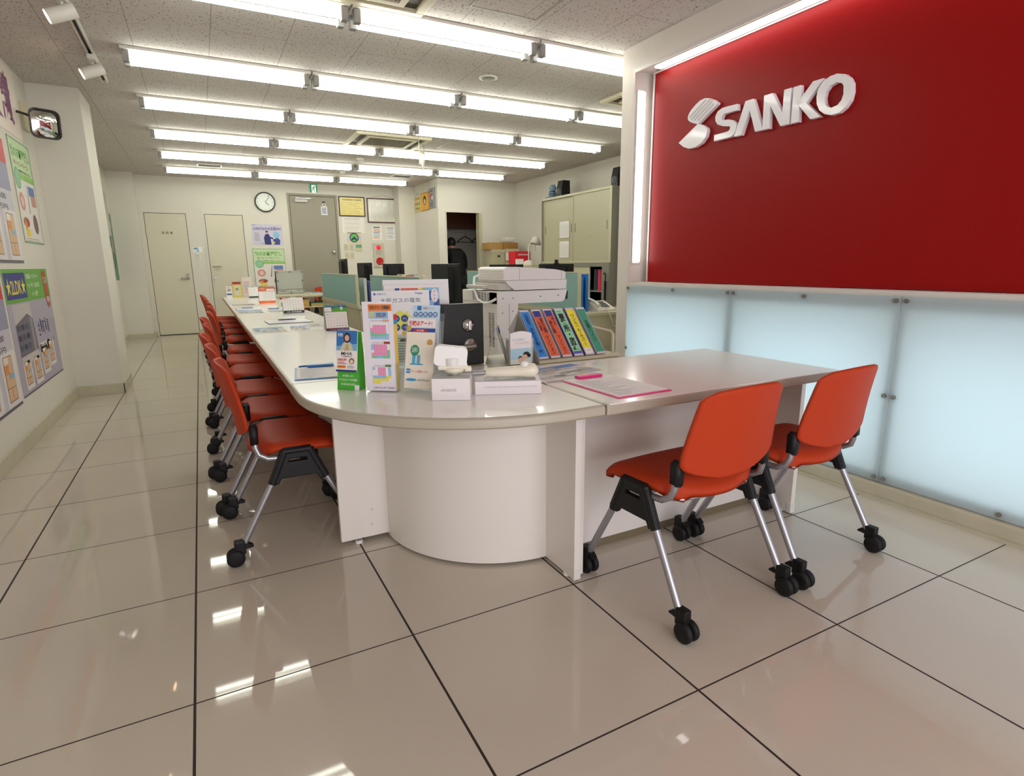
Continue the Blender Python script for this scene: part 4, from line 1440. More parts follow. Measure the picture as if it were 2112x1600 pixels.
for q, y0 in enumerate((0.168, 0.092, 0.012)):
    y0 += 0.012
    m.text(('2025年10月', '2025年11月', '2025年12月')[q], 0.030, y0 + 0.062, 0.04, 0.005, GRY, 1, bold=0)
    m.rect(0.072, y0 + 0.061, 0.022, 0.008, (P((214, 170, 140)), P((150, 60, 50)), P((90, 130, 60)))[q], 1)
    for r in range(6):
        for c in range(7):
            col = WHITE
            if q == 0:
                col = PKC if 1 <= c <= 5 and 1 <= r <= 3 else (PKC if c == 0 and r == 2 else (BLC if r == 5 or c == 6 and r > 3 else (GRC if r == 4 or (c == 0 and r == 3) else WHITE)))
            elif q == 1:
                col = PKC if 1 <= c <= 5 and r <= 3 or (c == 0 and r == 3) else (BLC if c == 0 and r < 2 or r == 4 and 2 <= c <= 3 else (GRC if r >= 4 and r < 6 else (GRC if c == 6 and r > 1 else WHITE)))
                if r == 5:
                    continue
            else:
                col = PKC if 2 <= c <= 4 and r <= 2 else (YLC if (r >= 4 and c < 6) or (c > 4 and r == 3) else (BLC if r == 3 or c == 0 and r < 1 or c == 6 and r < 3 else WHITE))
                if r == 5 and c > 2:
                    continue
            m.rect(0.026 + c * 0.0095, y0 + 0.050 - r * 0.0098, 0.0090, 0.0092, col, 1)
    m.rect(0.0255, y0 + 0.0005 + (0.0098 if q == 1 else 0), 0.0003, 0.059 - (0.0098 if q == 1 else 0), DGY, 2)
    for c in range(1, 8):
        m.rect(0.0258 + c * 0.0095, y0 + 0.011, 0.0003, 0.049, P((130, 110, 130)), 2)
m.text('ご成約の方に限り 特別割引', 0.024, 0.008, 0.08, 0.006, P((120, 60, 90)), 1, bold=0)
m.build('leaflet', t)

# 3 moving company stand
t = upright('leaflet_holder', 'clear leaflet holder with blue discount ticket and cream leaflets, right of the calendars', 'leaflet holder', 0.712, 0.345, -46)
m = MB()
m.M = fpage(0, 0, 0.014, 12)
m.box(-0.003, 0, 0, 0.24, -0.06, 0, CLEAR).box(0.112, 0.115, 0, 0.24, -0.06, 0, CLEAR).box(0, 0.112, -0.0, 0.003, -0.06, 0, CLEAR).box(-0.003, 0.115, 0, 0.27, -0.062, -0.06, CLEAR)
m.build('acrylic_case', t)
m = MB()
m.M = fpage(0.002, 0.0035, 0.016, 12)
m.box(0, 0.108, 0.0, 0.195, -0.020, -0.0005, P((238, 230, 216)))
m.rect(0, 0, 0.108, 0.152, P((240, 232, 218)), 0)
m.disc(0.035, 0.132, 0.017, P((40, 150, 110)), 1, ry=0.019)
m.text('お引越の\nお見積は\n無料です', 0.024, 0.124, 0.022, 0.018, WHITE, 2)
for i in range(2):
    m.rect(0.026 + i * 0.018, 0.086, 0.013, 0.030, P((90, 176, 214)), 1)
m.rect(0.018, 0.082, 0.05, 0.004, P((50, 150, 200)), 1)
m.rect(0.006, 0.052, 0.016, 0.016, P((50, 140, 200)), 1)
m.text('0123', 0.007, 0.057, 0.014, 0.006, WHITE, 2)
m.text('アート引越センター', 0.025, 0.054, 0.066, 0.010, P((220, 90, 60)), 1, bold=0.02)
m.disc(0.026, 0.030, 0.021, P((60, 160, 210)), 1, ry=0.005)
m.text('the0123.com', 0.05, 0.027, 0.045, 0.007, P((70, 90, 110)), 1)
m.M = fpage(0.004, 0.006, 0.016, 12)
m.box(0, 0.106, 0.14, 0.238, -0.014, -0.001, P((240, 236, 236)))
m.M = fpage(0.004, 0.0055, 0.016, 12)
m.rect(0, 0.14, 0.106, 0.104, P((214, 220, 228)), 1)
m.rect(0, 0.212, 0.106, 0.028, PAPER, 2)
m.text('引越はアート!', 0.005, 0.216, 0.088, 0.018, REDT, 3, bold=0.03)
m.rect(0.0, 0.162, 0.106, 0.046, P((40, 76, 160)), 2)
m.rect(0.024, 0.196, 0.05, 0.009, REDT, 3)
m.text('お引越', 0.036, 0.1975, 0.026, 0.006, WHITE, 4)
m.text('優待割引券', 0.012, 0.175, 0.072, 0.014, WHITE, 3, bold=0.03)
m.disc(0.006, 0.207, 0.010, P((200, 170, 90)), 4)
m.disc(0.088, 0.160, 0.011, P((206, 160, 90)), 4)
m.text('有効期限 年内末日', 0.02, 0.152, 0.05, 0.005, P((150, 120, 110)), 3)
m.build('leaflet', t, label='cream leaflet with blue discount ticket')
m = MB()
m.M = fpage(0.008, 0.030, 0.03, 12)
m.box(0, 0.100, 0.0, 0.272, -0.012, -0.0005, P((190, 220, 236)))
m.rect(0, 0.0, 0.100, 0.272, P((196, 224, 238)), 0)
m.rect(0.018, 0.254, 0.016, 0.015, P((40, 120, 190)), 1)
m.text('引越はアート!', 0.038, 0.257, 0.045, 0.008, P((220, 90, 60)), 1)
for i, s in enumerate('引越取次店'):
    m.disc(0.014 + i * 0.0185, 0.240, 0.0088, P((40, 110, 180)), 1)
    m.text(s, 0.0085 + i * 0.0185, 0.2345, 0.011, 0.011, WHITE, 2, bold=0.02)
m.text('お引越をお考えの', 0.01, 0.222, 0.06, 0.006, P((60, 80, 110)), 1)
m.text('みなさま', 0.02, 0.212, 0.035, 0.006, P((60, 80, 110)), 1)
m.disc(0.082, 0.218, 0.009, P((220, 130, 100)), 1)
m.build('leaflet', t, label='light blue leaflet at the back')

# 4 big gas company poster in an easel stand
t = upright('display_stand', 'large easel stand with stacked white posters about electricity, tallest on the counter', 'display stand', 0.752, 0.85, -14)
m = MB()
m.M = fpage(0.03, 0.045, 0.0, 8)
m.box(0.02, 0.305, 0.02, 0.375, -0.003, 0, P((232, 232, 232)))
m.build('back_board', t)
MB().tube([(0.22, 0.10, 0.26), (0.22, 0.17, 0.005)], 0.004, P((220, 220, 216)), n=8).build('easel_strut', t)
MB().box(0.0, 0.26, 0.0, 0.07, 0, 0.004, CLEAR).box(0.0, 0.26, 0.0, 0.003, 0.004, 0.10, CLEAR).build('acrylic_case', t)
m = MB()
m.M = fpage(0.055, 0.034, 0.0, 8)
m.box(0.0, 0.235, 0.02, 0.352, -0.004, 0, PAPER)
m.rect(0.045, 0.325, 0.02, 0.014, BLUE, 1)
m.rect(0.07, 0.325, 0.075, 0.014, P((226, 110, 90)), 1)
m.rect(0.15, 0.33, 0.02, 0.009, YEL, 1)
m.rect(0.165, 0.20, 0.07, 0.14, LB, 1)
m.rect(0.170, 0.285, 0.045, 0.04, P((60, 100, 180)), 2)
m.poly([(0.205, 0.20), (0.232, 0.20), (0.236, 0.29), (0.212, 0.29)], P((60, 90, 170)), 2)
m.disc(0.215, 0.305, 0.016, PAPER, 3, ry=0.03)
m.text('アート', 0.209, 0.283, 0.011, 0.044, REDT, 4, vert=True)
m.build('poster', t, label='rear poster with blue picture')
m = MB()
m.M = fpage(0.0, 0.018, 0.0, 8)
m.box(0.0, 0.245, 0.005, 0.330, -0.002, 0, P((236, 236, 238)))
m.text('大阪ガス', 0.022, 0.312, 0.038, 0.008, P((60, 100, 180)), 1, bold=0.02)
m.disc(0.013, 0.316, 0.005, P((60, 100, 180)), 1)
m.text('Daigas', 0.185, 0.311, 0.032, 0.011, P((60, 100, 170)), 1, bold=0.02)
m.text('大阪ガスの電気', 0.035, 0.278, 0.172, 0.020, P((50, 70, 110)), 1, bold=0.0)
HY = P((226, 226, 96))
m.poly([(0.075, 0.160), (0.155, 0.160), (0.155, 0.215), (0.165, 0.215), (0.150, 0.228), (0.150, 0.24), (0.140, 0.24), (0.140, 0.232), (0.115, 0.246), (0.066, 0.215), (0.075, 0.215)], HY, 1)
for i in range(4):
    m.disc(0.098 + 0.036 * (i % 2), 0.210 - 0.038 * (i // 2), 0.0155, P((44, 76, 140)), 2)
    m.text(('電気', 'ガス', 'お湯', 'くらし')[i], 0.090 + 0.036 * (i % 2), 0.207 - 0.038 * (i // 2), 0.016, 0.006, WHITE, 3)
m.disc(0.195, 0.225, 0.026, P((190, 190, 192)), 1)
m.disc(0.195, 0.225, 0.0255, P((236, 236, 238)), 2)
m.text('大阪\nガス', 0.186, 0.214, 0.018, 0.022, P((130, 100, 70)), 3)
m.rect(0.05, 0.02, 0.15, 0.12, P((190, 200, 190)), 1)
m.lines(0.06, 0.03, 0.13, 0.10, 9, P((130, 150, 130)), 2)
m.rect(0.11, 0.11, 0.03, 0.012, DGY, 3)
m.rect(0.12, 0.14, 0.025, 0.015, P((220, 180, 60)), 2)
m.build('poster', t, label='front poster with a yellow house')

# 5 small white box and filter head
t = upright('white_box', 'small white cardboard box lettered ANESIS with a filter head on top', 'box', 0.757, 0.178, -28)
m = MB().box(0, 0.124, 0, 0.095, 0, 0.072, P((232, 226, 226), 0.45), 0.0012)
m.M = fpage(0, -0.0002, 0)
m.text('ANESIS', 0.030, 0.030, 0.050, 0.008, P((150, 146, 146)), 1, bold=0)
m.M = Matrix()
m.box(0.0005, 0.1235, 0.0005, 0.0945, 0.0721, 0.0725, CLEAR)
m.build('carton', t)
t = thing('shower_filter_head', 'white angular shower filter head resting on the small white box', 'shower head', (0.842, 0.205, Z0 + 0.0732), math.radians(-22))
m = MB()
m.lathe([(0.0, 0), (0.012, 0), (0.014, 0.006), (0.03, 0.010), (0.036, 0.016), (0.036, 0.026), (0.0, 0.030)], mat('ivory_plastic', (232, 226, 206), 0.3), n=20, M=Matrix.Translation((0.006, 0, 0)))
m.box(-0.048, 0.052, -0.026, 0.024, 0.020, 0.036, MATS['ivory_plastic'], 0.007)
m.box(0.040, 0.064, -0.020, 0.012, 0.012, 0.028, MATS['ivory_plastic'], 0.006)
m.build('base_collar', t, label='ivory collar')
a = Matrix.Translation((-0.004, 0.012, 0.064)) @ Matrix.Rotation(math.radians(7), 4, 'Y')
MB().prism(rr(0.108, 0.066, 0.014), -0.012, 0.034, WHITE, a @ frame((0, 0, 0), (1, 0, 0), (0, 0, 1))).build('head_shell', t)
MB().cyl((0, -0.004, 0.032), (0, -0.004, 0.058), 0.028, P((226, 224, 220), 0.25), n=28).build('dial_ring', t)

# 6 long white box with shower handset
t = upright('white_box', 'long flat white box with grey printed line, right of the ANESIS box', 'box', 0.912, 0.180, -24)
m = MB().box(0, 0.225, 0, 0.10, 0, 0.045, P((228, 222, 224), 0.45), 0.001)
m.M = fpage(0, -0.0002, 0)
m.text('INTERNAL BATHROOM SHOWER SYSTEM', 0.03, 0.024, 0.18, 0.004, P((170, 166, 172)), 1, bold=0)
m.M = Matrix()
m.box(0.03, 0.21, 0.02, 0.08, 0.045, 0.0475, CLEAR)
m.build('carton', t)
t = thing('shower_handset', 'cream shower handset lying on the long white box', 'shower handset', (1.045, 0.165, Z0 + 0.0475), math.radians(-26))
IV = MATS['ivory_plastic']
m = MB()
prof = [(-0.155, 0.006), (-0.154, 0.008), (-0.098, 0.009), (-0.096, 0.014)]
m.tube([(-0.135, 0, 0.020), (-0.088, 0, 0.021)], 0.0085, P((170, 172, 174), 0.25, metal=0.6), n=14)
m.build('chrome_stem', t)
m = MB().tube([(-0.090, 0, 0.021), (-0.086, 0, 0.021), (-0.02, 0, 0.022), (0.035, 0, 0.025), (0.06, 0, 0.027), (0.078, 0, 0.027), (0.088, 0, 0.026), (0.092, 0, 0.026)], [0.013, 0.0165, 0.0185, 0.0205, 0.0255, 0.024, 0.014, 0.004], IV, n=20)
m.build('handle', t)
MB().cyl((0.045, 0, 0.044), (0.045, 0, 0.056), 0.017, WHITE, r1=0.012, n=20).cyl((-0.055, 0.0, 0), (-0.055, 0.0, 0.006), 0.010, CLEAR, n=14).cyl((0.02, 0.0, 0), (0.02, 0.0, 0.006), 0.012, CLEAR, n=14).build('button', t)

# 7 door lock sample block
t = upright('lock_sample', 'black upright door block with round knob lock and lever handle sample', 'lock sample', 1.030, 0.745, 1)
MB().box(0, 0.185, 0, 0.045, 0, 0.268, P((7, 7, 8), 0.5), 0.003).build('block', t)
MB().box(0.1852, 0.187, 0.008, 0.037, 0.06, 0.215, STEEL).box(0.187, 0.1875, 0.012, 0.03, 0.07, 0.13, P((120, 120, 118))).box(0.187, 0.189, 0.014, 0.028, 0.15, 0.175, P((70, 80, 92))).build('strike_plate', t)
m = MB(frame((0.108, 0, 0.176), (1, 0, 0), (0, 0, 1)))
m.lathe([(0.029, 0), (0.029, 0.006), (0.024, 0.012), (0.022, 0.014), (0.022, 0.017), (0, 0.017)], CHROME, n=32).box(-0.006, 0.006, -0.020, 0.020, 0.016, 0.032, CHROME, 0.003)
m.build('thumb_turn', t)
m = MB(frame((0.118, 0, 0.088), (1, 0, 0), (0, 0, 1)))
m.lathe([(0.030, 0), (0.030, 0.004), (0.024, 0.008), (0.010, 0.012), (0.010, 0.05), (0, 0.05)], STEEL, n=32)
m.tube([(0.004, 0, 0.047), (-0.03, 0, 0.049), (-0.105, 0, 0.049)], 0.0085, STEEL, n=14)
m.build('lever_handle', t)

# 8 grey easel with calendar seen from the side, leaflet holder
t = upright('desk_calendar', 'grey-backed folded easel calendar seen edge-on beside the lock sample', 'calendar', 1.306, 0.702, 62)
m = MB()
m.prism([(0, 0), (0.003, 0), (0.049, 0.155), (0.046, 0.155)], 0, 0.19, P((150, 144, 138)), frame((0, 0, 0), (0, 1, 0), (0, 0, 1)))
m.prism([(0.094, 0), (0.097, 0), (0.052, 0.155), (0.049, 0.155)], 0, 0.19, P((150, 144, 138)), frame((0, 0, 0), (0, 1, 0), (0, 0, 1)))
m.build('card_easel', t)
m = MB()
m.M = fpage(0.0, -0.0018, 0.0, 16.5)
m.box(0.004, 0.186, 0.01, 0.158, 0, 0.0015, WHITE)
m.rect(0.004, 0.125, 0.182, 0.033, BLUE, 5)
m.rect(0.015, 0.03, 0.15, 0.085, P((170, 200, 170)), 5)
m.build('calendar_pages', t)
t = upright('leaflet_holder', 'grey holder with a white leaflet showing two dark-haired heads under pale sky', 'leaflet holder', 1.295, 0.640, -2)
MB().box(-0.002, 0.118, 0.016, 0.05, 0, 0.11, P((196, 190, 184)), 0.001).build('holder', t)
m = MB().box(0, 0.105, 0.008, 0.015, 0, 0.135, PAPER)
m.M = fpage(0, 0.0078, 0)
m.prism([(0, 0.135)] + [(0.105 * i / 8, 0.135 + 0.010 * math.sin(PI * i / 8)) for i in range(9)] + [(0.105, 0.134)], -0.007, 0, PAPER)
m.text('ぐっとそばで、', 0.010, 0.103, 0.062, 0.011, P((110, 130, 190)), 1, bold=0)
m.text('ぐぐっとミライ。', 0.024, 0.088, 0.072, 0.011, P((206, 110, 120)), 1, bold=0)
m.rect(0, 0.0, 0.105, 0.070, P((176, 214, 228)), 1)
m.rect(0, 0.0, 0.105, 0.022, P((214, 222, 216)), 2)
m.disc(0.078, 0.040, 0.017, P((34, 28, 26)), 3, ry=0.014)
m.disc(0.092, 0.036, 0.008, P((34, 28, 26)), 3)
m.disc(0.070, 0.030, 0.014, P((224, 186, 160)), 4, ry=0.012)
m.disc(0.048, 0.026, 0.010, P((44, 34, 30)), 3)
m.disc(0.050, 0.018, 0.012, P((224, 186, 160)), 4)
m.build('leaflet', t)

# 9 binder rack with six leaning binders
t = thing('binder_rack', 'grey slanted rack holding the row of property binders', 'rack', (1.415, 0.605, TZ))
m = MB(frame((0, 0, 0), (0, 1, 0), (0, 0, 1)))
m.prism([(0.0, 0.0), (0.26, 0.0), (0.26, 0.05), (0.195, 0.205), (0.185, 0.205), (0.0, 0.012)], 0.0, 0.004, P((140, 134, 126)))
m.build('side_plate', t)
MB().box(0.004, 0.452, 0.0, 0.26, 0, 0.012, BEIGE).build('shelf', t)
MB().tube([(0.445, 0.05, 0.01), (0.445, 0.05, 0.10), (0.443, 0.065, 0.112), (0.425, 0.20, 0.122), (0.42, 0.21, 0.115), (0.42, 0.21, 0.012)], 0.008, BEIGE, n=8).build('end_loop', t)
bind = [((50, 140, 220), None, [('白庭台・学研北生駒・他', 0.5, 0.86)], 'blue-labelled binder, first on the left'),
        ((226, 100, 62), BLUE, [('東生駒', 0.66, 0.35), ('小瀬', 0.3, 0.22), ('マンション', 0.5, 0.40)], 'orange-labelled binder next to the blue one'),
        ((226, 100, 62), BLUE, [('壱分', 0.7, 0.2), ('南生駒', 0.3, 0.3), ('マンション', 0.5, 0.40)], 'orange-labelled binder next to the green-labelled one'),
        ((150, 220, 170), None, [('事務所・店舗', 0.5, 0.84)], 'pale green binder with big black characters'),
        ((238, 226, 50), None, [('ワンルーム(セパ)', 0.5, 0.72)], 'yellow-labelled binder between the pale green and green ones'),
        ((50, 150, 120), None, [('生駒ハイツ', 0.5, 0.5)], 'green-labelled binder, last on the right')]
INK = P((40, 36, 44))
for k, (col, head, words, nm) in enumerate(bind):
    t = thing('binder', 'leaning ' + nm, 'binder', (1.432 + k * 0.0635, 0.632, TZ + 0.0172), 0, 'leaning property binders in the rack')
    t.rotation_euler = (math.radians(-43), 0, 0)
    wd, hh = 0.052, 0.280
    WB = P((214, 208, 220))
    WS = frame((0, 0, 0), (0, 1, 0), (0, 0, 1))
    wedge = [(0, 0), (0.145, 0.136), (0.145, hh), (0, hh)]
    m = MB().box(0, wd, 0, 0.004, 0, hh, WB).prism(wedge, 0, 0.003, P((120, 120, 170) if k in (3, 4) else (206, 204, 206)), WS).prism(wedge, wd - 0.003, wd, WB, WS)
    m.build('cover', t)
    MB().prism([(0.008, 0.012), (0.14, 0.137), (0.14, hh - 0.008), (0.008, hh - 0.008)], 0.006, wd - 0.006, PAPER, WS).build('papers', t)
    m = MB()
    m.M = fpage(0, -0.0003, 0)
    cc_ = P(col, 0.35)
    m.rect(0.004, 0.010, wd - 0.008, hh - 0.022, cc_, 1)
    if head:
        m.rect(0.008, hh - 0.045, wd - 0.016, 0.035, head, 2)
    if k == 3:
        m.rect(0.012, hh - 0.022, 0.02, 0.003, BLUE, 2)
        m.rect(0.004, 0.010, wd - 0.008, 0.014, P((90, 90, 190)), 2)
    if k == 4:
        m.rect(0.004, 0.006, wd - 0.008, 0.030, PAPER, 2)
        m.text('(2棟目)', 0.014, 0.020, 0.024, 0.006, GRY, 3)
    for s, px, L in words:
        h = hh * L * 0.93
        if k in (1, 2) and s.startswith('マ'):
            y0 = 0.018
        elif k in (1, 2):
            y0 = hh - 0.05 - h - (0.0 if px > 0.5 else 0.02)
        elif k == 5:
            y0 = 0.07
        else:
            y0 = 0.03 if k != 4 else 0.05
        w = (0.017 if k in (1, 2) else 0.020) if k != 3 else 0.034
        m.text(s, px * wd - w / 2, y0, w, h, INK, 3, bold=0.035 if k == 3 else 0.012, vert=True)
    m.build('spine_label', t)

# 10 flyers, clipboards


def flat(name, label, cat, x, y, deg, build, group=None, z=Z0):
    m = MB()
    build(m)
    o = m.build(name, None, (x, y, z), math.radians(deg))
    return tag(o, label, cat, group)


def fl(m, w=0.30, h=0.22, seed=1, sky=P((90, 130, 190))):
    r = random.Random(seed)
    m.box(0, w, 0, h, 0, 0.0006, P((206, 206, 208), 0.3))
    m.M = Matrix.Translation((0, 0, 0.0006))
    m.rect(0.005, h * 0.72, w - 0.01, h * 0.26, sky, 1)
    m.rect(w * 0.3, h * 0.74, w * 0.3, h * 0.14, P((170, 170, 176)), 2)
    cs = [P((150, 140, 126)), P((190, 184, 176)), P((110, 112, 120)), P((206, 180, 140)), P((222, 222, 222)), P((140, 156, 170))]
    for i in range(5):
        for j in range(4):
            m.rect(w * (0.03 + 0.195 * i), h * (0.05 + 0.165 * j), w * 0.17, h * 0.13, r.choice(cs), 2)
            m.lines(w * (0.04 + 0.195 * i), h * (0.06 + 0.165 * j), w * 0.08, h * 0.06, 3, P((240, 240, 240)), 3)
    m.M = Matrix()


flat('property_flyer', 'glossy property flyer with a blue heading behind the pink clipboard', 'flyer', 1.245, 0.275, 12, lambda m: fl(m, 0.34, 0.20, 3))
flat('property_flyer', 'grey glossy flyer in a clear sleeve between the long box and the pink clipboard', 'flyer', 1.215, 0.215, -4,
     lambda m: (m.box(0, 0.22, 0, 0.05, 0, 0.0006, P((226, 226, 228), 0.15)), m.rect(0.01, 0.012, 0.2, 0.012, P((110, 112, 114)), 2), m.rect(0.02, 0.03, 0.16, 0.01, P((150, 150, 154)), 2)))


def clip(name, label, x, y, deg, col, w, h, clipcol=None, paper=True, seed=1):
    t = thing(name, label, 'clipboard', (x, y, Z0), math.radians(deg), 'clipboards on the counter')
    cm = P(col, 0.35)
    MB().box(0, w, 0, h, 0, 0.003, cm, 0.001).build('board', t)
    m = MB().box(0.008, w - 0.006, 0.012, h - 0.006, 0.0032, 0.0045, PAPER)
    m.M = Matrix.Translation((0, 0, 0.0046))
    for i in range(11):
        m.rect(0.02, 0.025 + i * (h - 0.07) / 11, w - 0.045, 0.0012, P((170, 168, 176)), 1)
        m.lines(0.022, 0.029 + i * (h - 0.07) / 11, (w - 0.05) * (0.4 + 0.5 * ((i * 7) % 5) / 5), 0.008, 2, P((176, 176, 196)), 1)
    m.build('form_sheet', t)
    m = MB().box(w / 2 - 0.055, w / 2 + 0.055, h - 0.03, h + 0.003, 0.005, 0.016, P(clipcol or col, 0.3), 0.004)
    m.build('clip', t)
    return t


clip('clipboard', 'bright pink clipboard with a form on the front desk', 1.295, -0.105, 1, (226, 40, 130), 0.235, 0.335)
clip('clipboard', 'blue clipboard with a form, near end of the straight counter', 0.412, 0.765, -8, (50, 120, 190), 0.21, 0.285)
o = MB().tube([(0, 0, 0), (0.15, 0.0, 0.0)], 0.004, P((50, 110, 180), 0.3), n=10).build('pen', None, (0.47, 1.062, Z0 + 0.0045), math.radians(8))
tag(o, 'blue pen beside the blue clipboard', 'pen')
clip('clipboard', 'dark blue edged clipboard between the flyers and black calendar', 0.56, 3.22, 2, (50, 48, 96), 0.33, 0.27, (90, 90, 120))
o = MB().tube([(0, 0, 0), (0.14, 0.0, 0.0)], 0.004, P((70, 60, 110), 0.3), n=10).build('pen', None, (0.66, 3.54, Z0 + 0.0045), math.radians(4))
tag(o, 'dark pen beside the dark blue clipboard', 'pen')
clip('clipboard', 'light blue clipboard far down the counter before the orange calendar', 0.42, 4.90, 0, (110, 160, 210), 0.24, 0.31, (120, 150, 190))
flat('property_flyer', 'shiny flyer at the counter edge near the second seam', 'flyer', 0.415, 2.62, 0, lambda m: fl(m, 0.21, 0.34, 5))
flat('property_flyer', 'shiny flyer to the right of the edge flyer, middle of three', 'flyer', 0.645, 2.68, -6, lambda m: fl(m, 0.13, 0.30, 6))
flat('property_flyer', 'shiny flyer beside the green calendar, right of three', 'flyer', 0.80, 2.85, -4, lambda m: fl(m, 0.21, 0.24, 8, P((150, 140, 130))))
flat('property_flyer', 'glossy flyer on the third counter unit near the edge', 'flyer', 0.42, 4.50, 0, lambda m: fl(m, 0.22, 0.30, 9, P((150, 150, 170))))
flat('property_flyer', 'glossy flyer right of the light blue clipboard', 'flyer', 0.70, 4.52, 2, lambda m: fl(m, 0.26, 0.24, 10, P((150, 150, 170))))
flat('property_flyer', 'folded glossy flyer near the far leaflet holders', 'flyer', 0.42, 5.75, 0, lambda m: fl(m, 0.25, 0.32, 11, P((120, 120, 130))))
flat('round_token', 'small round blue and white badge lying before the orange calendar', 'badge', 0.72, 4.92, 0, lambda m: m.cyl((0.06, 0.1, 0), (0.06, 0.1, 0.006), 0.055, P((90, 130, 180), 0.3), n=24))
flat('sticky_note', 'small patterned paper tag standing behind the black calendar', 'paper tag', 0.86, 5.20, 0,
     lambda m: (m.box(0, 0.17, 0, 0.004, 0, 0.085, P((222, 222, 190))), m.box(0.02, 0.07, -0.001, 0, 0.01, 0.05, P((110, 130, 150))), m.box(0.1, 0.15, -0.001, 0, 0.02, 0.06, P((130, 146, 150)))))


def calendar(label, x, y, deg, w, h, d, draw, tilt=14, side=(226, 222, 216), ring=DGY):
    t = thing('desk_calendar', label, 'calendar', (x, y, Z0), math.radians(deg), 'desk calendars on the counter')
    m = MB(frame((0, 0, 0), (0, 1, 0), (0, 0, 1)))
    hd = d / 2
    m.prism([(0, 0), (0.002, 0), (hd + 0.001, h), (hd - 0.001, h)], 0, w, P(side))
    m.prism([(d, 0), (d - 0.002, 0), (hd - 0.001, h), (hd + 0.001, h)], 0, w, P(side))
    m.build('card_easel', t)
    m = MB()
    m.M = frame((0, -0.0012, 0), (1, 0, 0), (0, hd, h))
    draw(m, w, math.hypot(hd, h))
    m.build('calendar_pages', t)
    m = MB()
    n = int(w / 0.012)
    for i in range(n):
        if ring is DGY and 0.35 < i / n < 0.65:
            continue
        m.tube([(0.008 + i * 0.012, hd + 0.008 * math.cos(a), h + 0.002 + 0.008 * math.sin(a)) for a in [k * PI / 4 for k in range(9)]], 0.0016, ring, n=4)
    m.build('ring_binding', t)
    return t


def grid(m, x, y, w, h, r, c, col, lv=2):
    for i in range(r):
        for j in range(c):
            m.text(str(1 + i * c + j if i * c + j < 31 else 1), x + w * (j + 0.3) / c, y + h * (r - i - 0.75) / r, w / c * 0.4, h / r * 0.32, col if 0 < j < c - 1 else P((206, 110, 110)), lv, bold=0)
    for i in range(r + 1):
        m.rect(x, y + h * i / r, w, 0.0006, P((200, 200, 200)), lv)


def dr(m, w, h):
    m.rect(0, 0, w, h, GRN2, 1)
    m.rect(0, h * 0.76, w, h * 0.24, P((60, 120, 130)), 2)
    m.poly([(w * 0.3, h * 0.76), (w, h * 0.76), (w, h * 0.9), (w * 0.6, h * 0.94), (w * 0.3, h * 0.86)], P((90, 160, 50)), 3)
    m.disc(w * 0.76, h * 0.89, w * 0.06, P((200, 210, 230)), 4, ry=h * 0.07)
    m.rect(w * 0.02, h * 0.77, w * 0.3, h * 0.17, PAPER, 4)
    m.text('11', w * 0.08, h * 0.82, w * 0.04, h * 0.05, DGY, 5)
    m.rect(w * 0.03, h * 0.11, w * 0.94, h * 0.64, P((240, 232, 232)), 3)
    grid(m, w * 0.08, h * 0.14, w * 0.84, h * 0.58, 5, 7, GRY, 4)
    m.rect(0, h * 0.08, w, h * 0.03, P((190, 110, 80)), 3)
    m.rect(0, 0, w, h * 0.08, P((44, 44, 100)), 3)
    m.text('リフォーム工房 0120', w * 0.2, h * 0.02, w * 0.75, h * 0.04, WHITE, 4)


calendar('green landscape desk calendar on the counter behind the leaflet stands', 0.852, 2.50, -3, 0.155, 0.165, 0.11, dr, ring=P((90, 150, 190)))


def dr(m, w, h):
    m.rect(0, 0, w, h, PAPER, 1)
    grid(m, w * 0.04, h * 0.2, w * 0.92, h * 0.68, 5, 7, DGY, 2)
    m.rect(0, h * 0.9, w * 0.3, h * 0.06, P((230, 170, 170)), 2)
    m.rect(0, 0, w, h * 0.17, P((36, 36, 40)), 2)
    m.text('Life 住宅設備', w * 0.16, h * 0.04, w * 0.7, h * 0.08, WHITE, 3)


calendar('white desk calendar with a black foot strip, second counter unit', 0.795, 4.28, 0, 0.185, 0.145, 0.10, dr)


def dr(m, w, h):
    m.rect(0, 0, w, h, PAPER, 1)
    m.rect(0, h * 0.72, w, h * 0.28, P((206, 110, 84)), 2)
    m.disc(w * 0.25, h * 0.88, w * 0.16, P((222, 150, 110)), 3, ry=h * 0.06)
    m.rect(w * 0.5, h * 0.75, w * 0.46, h * 0.12, PAPER, 3)
    for j in range(10):
        m.rect(w * (0.3 + 0.06 * j), h * 0.26, w * 0.02, h * 0.42, P((220, 214, 206)), 2)
    m.rect(0, 0, w, h * 0.15, P((236, 104, 40)), 2)
    m.text('みずほ', w * 0.4, h * 0.04, w * 0.2, h * 0.06, P((240, 200, 120)), 3)


calendar('tall desk calendar with an orange foot strip, far down the counter', 0.735, 6.10, -2, 0.185, 0.195, 0.12, dr, side=(214, 120, 60), ring=P((150, 140, 130)))


def dr(m, w, h):
    m.rect(0, 0, w, h, PAPER, 1)
    grid(m, w * 0.05, h * 0.2, w * 0.9, h * 0.65, 5, 7, GRY, 2)
    m.rect(0, 0, w, h * 0.13, P((36, 36, 40)), 2)


calendar('small white calendar with a dark foot at the far counter end', 0.725, 7.62, 0, 0.20, 0.15, 0.10, dr)
